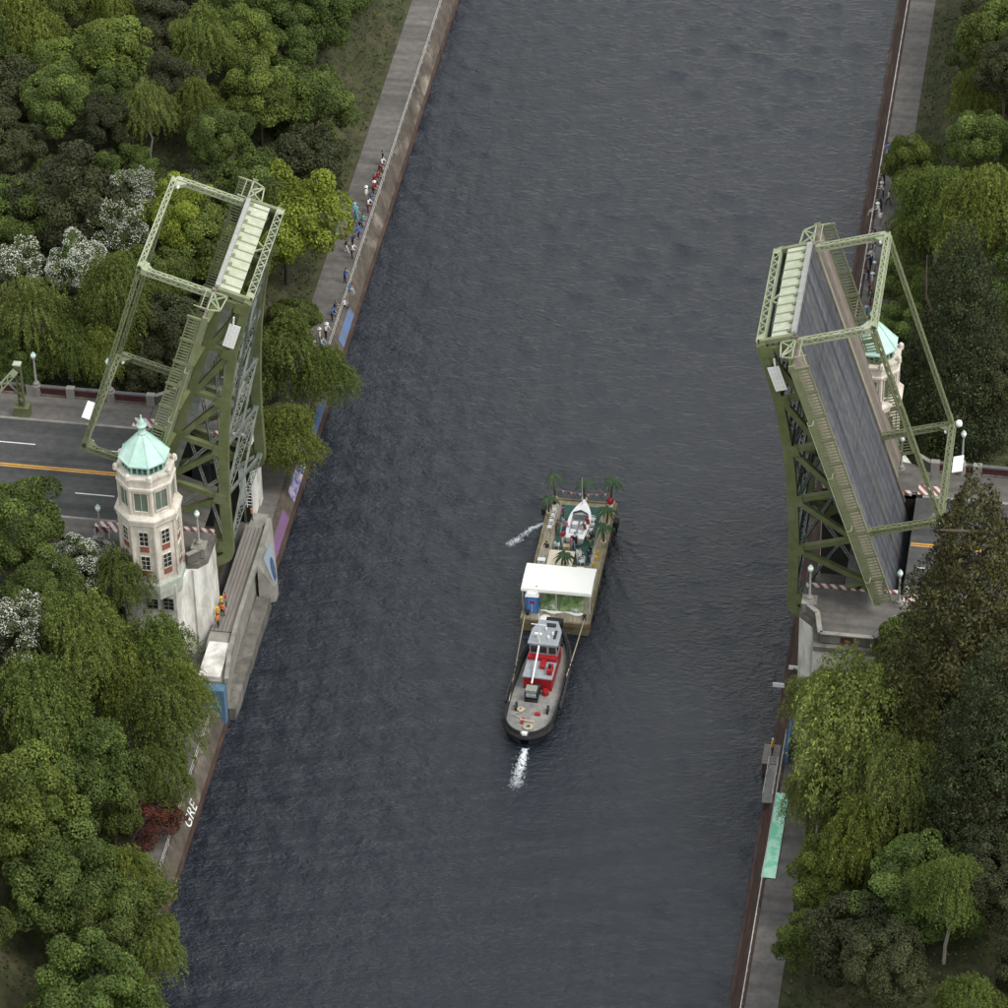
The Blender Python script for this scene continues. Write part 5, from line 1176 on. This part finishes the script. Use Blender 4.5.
TREES=[
('maple', -31.0, 46.5, -10.0, 15, 6.0, 'large bright yellow-green maple beside the canal path above the left bridge leaf'),
('willow', -26.9, 27.3, -11.1, 11, 5.0, 'round yellow-green tree right beside the raised left bridge leaf'),
('willow', -22.7, 26.0, -11.2, 9, 3.6, 'small leafy tree overhanging the left canal wall'),
('willow', -24.5, 15.2, -11.2, 9, 4.4, 'darker green tree low beside the left leaf, above the purple mural'),
('birch', -49.8, 16.0, -1.3, 12, 4.3, 'thin pale-limbed birch behind the left road lamp'),
('willow', -42.0, 19.6, -1.3, 13, 4.4, 'yellow-green drooping tree left of the portal frame, under the white blossom'),
('flower', -47.3, 26.1, -1.3, 10, 3.2, 'hawthorn covered in white blossom, the whitest on the left hillside'),
('flowerthin', -53.8, 25.7, -1.3, 9, 3.4, 'hawthorn with sparser white blossom at the left picture edge'),
('flowerthin', -45.1, 32.0, -1.3, 11, 3.4, 'grey-white flowering tree above the whitest hawthorn'),
('flowerthin', -43.8, 36.2, -1.3, 12, 2.6, 'tall pale flowering tree beside the top corner of the left portal frame'),
('dark', -50.5, 34.1, -1.3, 15, 6.0, 'large dark brown-green tree at the top left behind the hawthorns'),
('broad', -55.7, 32.8, -1.3, 12, 4.4, 'mid-green tree at the upper left edge of the picture'),
('broad', -52.2, 32.4, -1.3, 8, 2.6, 'small olive tree between the dark tree and the hawthorns'),
('dark', -37.6, 19.5, -3.3, 11, 4.2, 'dark purplish-brown tree behind the left leaf, between the two portal frames'),
('dark', -38.1, 16.7, -2.9, 6, 3.4, 'low dark bush behind the left sidewalk railing'),
('maple', -39.8, 35.6, -1.7, 12, 3.8, 'yellow-green tree seen through the top portal frame of the left leaf'),
('broad', -36.0, 34.4, -4.9, 13, 4.6, 'mid-green tree behind the far railing of the left leaf'),
('broad', -39.4, 28.3, -1.9, 9, 3.4, 'green tree low inside the top portal frame of the left leaf'),
('broad', -34.6, 47.0, -6.4, 13, 4.5, 'green tree behind the tip of the left leaf'),
('dark', -31.5, 59.5, -9.6, 12, 4.6, 'dark green tree above the bright maple beside the canal path'),
('willow', -46.2, 13.2, -1.3, 8, 3.8, 'low yellow-green bush behind the left far road railing'),
('willow', -42.8, 15.9, -1.3, 7, 3.6, 'leafy yellow-green bush behind the far railing, left of the portal'),
('broad', -51.3, 12.2, -1.3, 7, 3.4, 'green bush behind the gate arm at the left edge'),
('broad', -34.0, 33.8, -7.2, 8, 3.4, 'green tree in the gap under the left leaf tip'),
('broad', -28.4, 37.2, -11.1, 6, 3, 'low green bush between the maple and the canal path'),
('broad', -43.1, -16.2, -1.3, 13, 4.6, 'dense green tree at the left edge just below the road'),
('flower', -37.8, -14.6, -3.1, 7, 3.2, 'white blossoming shrub right below the near road railing'),
('willow', -34.5, -27.8, -6.6, 15, 4.6, 'tall yellow-green birch left of the tower pier'),
('birch', -33.3, -15.6, -7.9, 12, 3.6, 'slender green birch against the left foot of the tower'),
('flowerthin', -40.1, -28.6, -1.6, 9, 3.2, 'shrub with white blossom low at the left edge'),
('willow', -28.7, -24.2, -11.1, 14, 4.4, 'drooping green tree hiding the foot of the white tower pier'),
('willow', -25.0, -28.0, -11.1, 12, 3.2, 'light birch at the waterside right of the pier trees'),
('willow', -25.9, -32.5, -11.1, 14, 4.2, 'drooping birch with a pale trunk above the red-leaved shrub'),
('willow', -35.4, -40.1, -5.6, 16, 5.4, 'large yellow-green tree at the left edge below the white blossom'),
('broad', -32.4, -41.7, -8.8, 15, 5.2, 'large round green tree at the lower left'),
('broad', -34.7, -49.0, -6.3, 14, 5.4, 'dense green tree in the bottom left corner'),
('willow', -30.8, -27.8, -10.2, 12, 4.0, 'green birch between the tower trees and the big lower left tree'),
('red', -26.5, -38.9, -11.1, 6, 3.2, 'red-leaved shrub among the trees at the lower left'),
('broad', -29.1, -41.3, -11.0, 11, 3.6, 'green tree left of the red-leaved shrub'),
('willow', -25.2, -36.8, -11.1, 10, 3.2, 'green tree over the waterside wall at the lower left'),
('broad', -39.0, -23.1, -2.2, 10, 4, 'shaded green tree between the road and the tall birch'),
('conifer', 42.0, 20.6, -4.2, 27, 5.8, 'tall dark columnar conifer behind the right bridge leaf'),
('willow', 37.4, 55.9, -9.1, 15, 4.8, 'green drooping tree at the upper right beside the railing spectators'),
('willow', 42.5, 45.3, -3.7, 16, 5.2, 'green tree in the upper right corner above the dark conifer'),
('broad', 34.8, 41.3, -10.9, 9, 3.0, 'yellow-green bush beside the right canal path under the portal frame'),
('maple', 37.7, 25.2, -8.8, 8, 2.4, 'small bright yellow-green tree beside the far copper-roofed tower'),
('dark', 46.3, 20.0, -1.3, 10, 3.2, 'dark tree right of the tall conifer by the house'),
('broad', 39.1, 21.4, -7.4, 5, 2.6, 'green bush behind the right far road railing'),
('sequoia', 46.5, -28.3, -1.3, 33, 7.8, 'huge brownish-green conical conifer in front of the right road'),
('broad', 41.1, -17.0, -5.2, 11, 3.8, 'mid-green tree beside the right near pier'),
('lightbirch', 37.9, -28.8, -8.7, 18, 7.4, 'large bright yellow-green birch in front of the right pier'),
('lightbirch', 32.7, -19.6, -11.1, 11, 3.2, 'sparse light green tree against the white right pier wall'),
('lightbirch', 42.4, -38.1, -3.9, 13, 4.4, 'yellow-green birch crown right of the big birch'),
('conifer', 49.7, -39.6, -1.3, 24, 6.0, 'dark evergreen under the huge conifer at the lower right'),
('lightbirch', 33.9, -30.0, -11.1, 9, 3.4, 'light green tree low at the right waterside'),
('rust', 49.7, -40.6, -1.3, 6, 4.2, 'rusty brown-green shrub in the bottom right corner'),
('willow', 34.8, 58.5, -10.9, 9, 3.4, 'drooping bush beside the upper right path, above the portal corner'),
('broad', 35.1, 51.5, -10.8, 7, 3.0, 'round bush beside the right path behind the portal crossbeam'),
('willow', 38.1, 45.1, -8.4, 9, 3.2, 'drooping bush left of the tall dark conifer'),
('broad', 34.9, 40.7, -10.9, 5, 2.2, 'low bush right behind the copper tower roof'),
('broad', 33.7, 72.1, -11.1, 9, 3.4, 'leafy bush by the right path above the photograph edge'),
('willow', -24.8, -51.7, -11.1, 11, 3.6, 'birch over the left path just below the photograph edge'),
('broad', -25.0, -56.6, -11.1, 12, 4.4, 'leafy tree left of the lower path'),
('willow', -21.5, -57.3, -11.2, 9, 3.2, 'drooping tree over the lower left path'),
('broad', -29.7, -54.7, -10.8, 14, 5, 'leafy tree at the bottom left corner of the photograph'),
('broad', -24.6, -65.0, -11.1, 13, 4.8, 'round leafy tree far down the left bank'),
('willow', -21.4, -65.3, -11.2, 9, 3.6, 'drooping tree far down the left bank'),
('broad', 36.0, -40.6, -10.2, 9, 3.6, 'leafy tree over the right path at the lower edge'),
('willow', 39.3, -40.4, -7.2, 11, 4.2, 'birch right of the mint green wall painting'),
('broad', 35.5, -48.2, -10.5, 8, 3.2, 'bushy tree beside the lower right path'),
('dark', 39.7, -53.4, -6.8, 11, 4.4, 'dark tree down the right bank'),
]
for (kind,x,y,g,H,Rm,label) in TREES:
    TOPS[0]=g+H; tree(kind,x,y,g,H,Rm,label)
TOPS[0]=None
# wood that goes on beyond the photograph's upper and lower edges and outwards along the banks
FW=[
('broad', -34.8, 86.5, 12.0, 4.8, 'left'),
('willow', -68.6, 93.6, 12.2, 5.1, 'left'),
('broad', -51.9, 57.6, 8.9, 4.2, 'left'),
('broad', -68.5, 63.7, 11.8, 3.8, 'left'),
('willow', -67.8, 83.5, 8.2, 3.3, 'left'),
('dark', 53.3, -32.2, 10.9, 4.1, 'right'),
('willow', 49.6, -64.3, 8.8, 3.3, 'right'),
('willow', -56.1, 76.1, 9.3, 4.0, 'left'),
('broad', 40.0, 99.4, 12.8, 3.5, 'right'),
('dark', -63.3, 80.8, 8.8, 3.6, 'left'),
('broad', 42.4, 83.0, 12.4, 4.8, 'right'),
('broad', -36.7, 76.3, 10.6, 4.1, 'left'),
('willow', -74.4, 93.0, 8.3, 3.2, 'left'),
('dark', -60.6, 47.6, 9.3, 4.0, 'left'),
('dark', 50.2, 48.2, 10.0, 3.4, 'right'),
('willow', -40.9, -47.9, 12.9, 3.6, 'left'),
('broad', -36.8, 63.2, 11.3, 4.7, 'left'),
('willow', -39.8, 98.1, 12.4, 5.0, 'left'),
('willow', -56.5, 86.2, 8.2, 4.6, 'left'),
('dark', 42.9, 73.5, 12.9, 3.4, 'right'),
('dark', -50.0, 74.6, 8.0, 4.5, 'left'),
('broad', 48.4, 38.4, 12.5, 4.5, 'right'),
('willow', -64.3, 68.3, 12.2, 5.1, 'left'),
('dark', 41.2, 107.3, 11.0, 4.8, 'right'),
('broad', 44.4, -48.4, 8.2, 5.2, 'right'),
('broad', -34.0, 95.2, 8.9, 4.6, 'left'),
('dark', 57.0, -49.2, 10.2, 3.5, 'right'),
('willow', -41.9, 56.9, 8.6, 3.3, 'left'),
('willow', -59.8, 93.0, 12.3, 4.3, 'left'),
('broad', -73.6, 74.0, 9.3, 3.4, 'left'),
('broad', -35.7, -64.8, 11.0, 4.0, 'left'),
('dark', 47.0, -18.0, 7.4, 3.1, 'right'),
('willow', 44.0, 90.6, 9.4, 4.2, 'right'),
('willow', -46.2, -25.2, 9.4, 4.0, 'left'),
('broad', -50.5, 84.5, 10.9, 4.5, 'left'),
('dark', 42.8, -60.5, 10.7, 3.5, 'right'),
('dark', 40.1, 94.4, 9.4, 3.8, 'right'),
('birch', -46.6, 53.1, 10.7, 3.3, 'left'),
('birch', -48.3, 40.7, 6.7, 3.2, 'left'),
('dark', 54.9, -60.2, 10.1, 3.5, 'right'),
('willow', -43.7, 66.9, 12.9, 4.0, 'left'),
('broad', -32.4, 69.0, 12.0, 5.0, 'left'),
('broad', 41.7, 65.2, 12.0, 3.8, 'right'),
('broad', -59.8, 63.0, 9.8, 4.2, 'left'),
('broad', -68.7, 73.5, 11.2, 3.5, 'left'),
('broad', -74.3, 84.4, 9.7, 4.3, 'left'),
('birch', -61.8, 26.3, 8.5, 4.2, 'left'),
('broad', -63.0, 87.0, 9.8, 3.4, 'left'),
('broad', -54.3, 97.5, 9.2, 4.3, 'left'),
('broad', -38.2, 51.5, 12.0, 3.5, 'left'),
('broad', -56.6, 53.2, 12.9, 4.0, 'left'),
('willow', -65.2, 38.0, 9.1, 4.7, 'left'),
('dark', -63.1, 55.7, 12.2, 5.0, 'left'),
('broad', -58.3, 37.2, 8.1, 2.8, 'left'),
('broad', -73.5, 68.8, 10.1, 3.5, 'left'),
('broad', -45.3, -33.4, 8.8, 3.7, 'left'),
('dark', 49.4, 82.7, 10.3, 4.2, 'right'),
('broad', -42.2, 80.3, 10.8, 4.8, 'left'),
('broad', -48.3, -19.8, 8.4, 3.7, 'left'),
('willow', 48.5, 31.4, 10.3, 3.4, 'right'),
('broad', 56.1, -40.7, 10.4, 3.3, 'right'),
('willow', -32.3, 20.8, 6.8, 3.9, 'left'),
('dark', -40.0, -56.6, 10.3, 4.0, 'left'),
('broad', 49.2, 56.3, 12.5, 3.8, 'right'),
('willow', 54.0, -18.6, 8.4, 3.6, 'right'),
('willow', -55.1, 44.3, 6.1, 3.2, 'left'),
('broad', -48.1, 47.8, 7.0, 3.3, 'left'),
('broad', -53.3, 64.9, 11.4, 5.2, 'left'),
('dark', -49.3, 94.7, 8.9, 4.2, 'left'),
('willow', 47.1, -54.5, 12.7, 3.4, 'right'),
('willow', 47.9, 100.5, 11.1, 3.8, 'right'),
('dark', 51.3, -47.5, 8.5, 3.7, 'right'),
('dark', 49.2, 62.0, 11.9, 4.1, 'right'),
('dark', -40.9, 41.4, 8.4, 3.7, 'left'),
('dark', -58.0, 20.4, 8.6, 4.5, 'left'),
('dark', 44.6, 111.3, 8.8, 3.2, 'right'),
('broad', 49.3, 68.7, 11.5, 4.4, 'right'),
('dark', -45.4, 59.9, 9.6, 3.4, 'left'),
('broad', -41.1, 89.8, 9.4, 5.1, 'left'),
('dark', 41.7, -21.8, 6.2, 2.9, 'right'),
('broad', -68.7, 50.3, 11.3, 3.7, 'left'),
('broad', -34.9, 25.3, 7.1, 2.6, 'left'),
('broad', -61.8, 73.8, 12.2, 3.8, 'left'),
('dark', -41.7, -40.6, 12.7, 4.2, 'left'),
('willow', 39.6, 78.5, 9.1, 3.2, 'right'),
('dark', -51.2, 51.5, 10.9, 3.3, 'left'),
('broad', -34.3, 40.3, 7.1, 3.5, 'left'),
('broad', 39.2, 88.8, 9.8, 3.2, 'right'),
('willow', -32.4, 100.5, 9.0, 3.5, 'left'),
('willow', -34.2, -20.6, 6.0, 3.4, 'left'),
('dark', 46.7, 77.6, 12.9, 4.0, 'right'),
('dark', 52.9, -54.9, 12.5, 3.7, 'right'),
('willow', -43.1, 25.5, 8.5, 3.0, 'left'),
('broad', -40.1, 71.6, 10.3, 4.2, 'left'),
('dark', -78.7, 89.3, 10.2, 3.6, 'left'),
]
ORD2=['first','second','third','fourth','fifth','sixth','seventh','eighth','ninth','tenth']+['eleventh','twelfth','thirteenth','fourteenth','fifteenth','sixteenth','seventeenth','eighteenth','nineteenth','twentieth','twenty-first','twenty-second','twenty-third','twenty-fourth','twenty-fifth','twenty-sixth','twenty-seventh','twenty-eighth','twenty-ninth','thirtieth']
SEQ={}
for (kind,x,y,H,Rm,side) in sorted(FW,key=lambda f:abs(f[1]-2.8)):
    kk=(kind,side,y>0); SEQ[kk]=SEQ.get(kk,-1)+1
    tree(kind,x,y,0,H,Rm,'%s of the %s %s the bridge on the %s bank, counted from the canal'%(ORD2[min(SEQ[kk],29)],{'dark':'dark trees','willow':'drooping trees','birch':'thin birches','broad':'leafy trees'}[kind],'beyond' if y>0 else 'before',side),'wood on the %s bank'%side)
# undergrowth
r=np.random.default_rng(21); nU=110000
ux=np.concatenate([r.uniform(-75,-28.3,nU//2),r.uniform(33.3,75,nU//2)]); uy=r.uniform(-62,112,nU)
ok=~((np.abs(uy)<16.6)&(np.abs(ux-XC)<39.3)|(np.abs(uy)<11.9)|((ux>50.5)&(ux<63)&(uy>23.5)&(uy<40.5)))
ux=ux[ok];uy=uy[ok]; uz=terrain(ux,uy); nn=len(ux)
cl=np.sin(ux*.9+uy*.6)*np.sin(uy*.8-ux*.35)
p=np.stack([ux,uy,uz+r.uniform(.0,.9,nn)*(1+.5*cl)],1); nr=unit(r.normal(size=(nn,3))+np.array([0,0,1.0])); s=r.uniform(.16,.42,nn)
v,q,cc=leaf_quads(p,nr,r.normal(size=(nn,3)),s*.8,s,jitter((.052,.078,.02),nn,r,.3,.15),None)
tag(link('undergrowth',np_mesh('undergrowth',v,q,M['leaf'],False,None,cc)),'low leafy undergrowth covering the banks','undergrowth',kind='stuff')
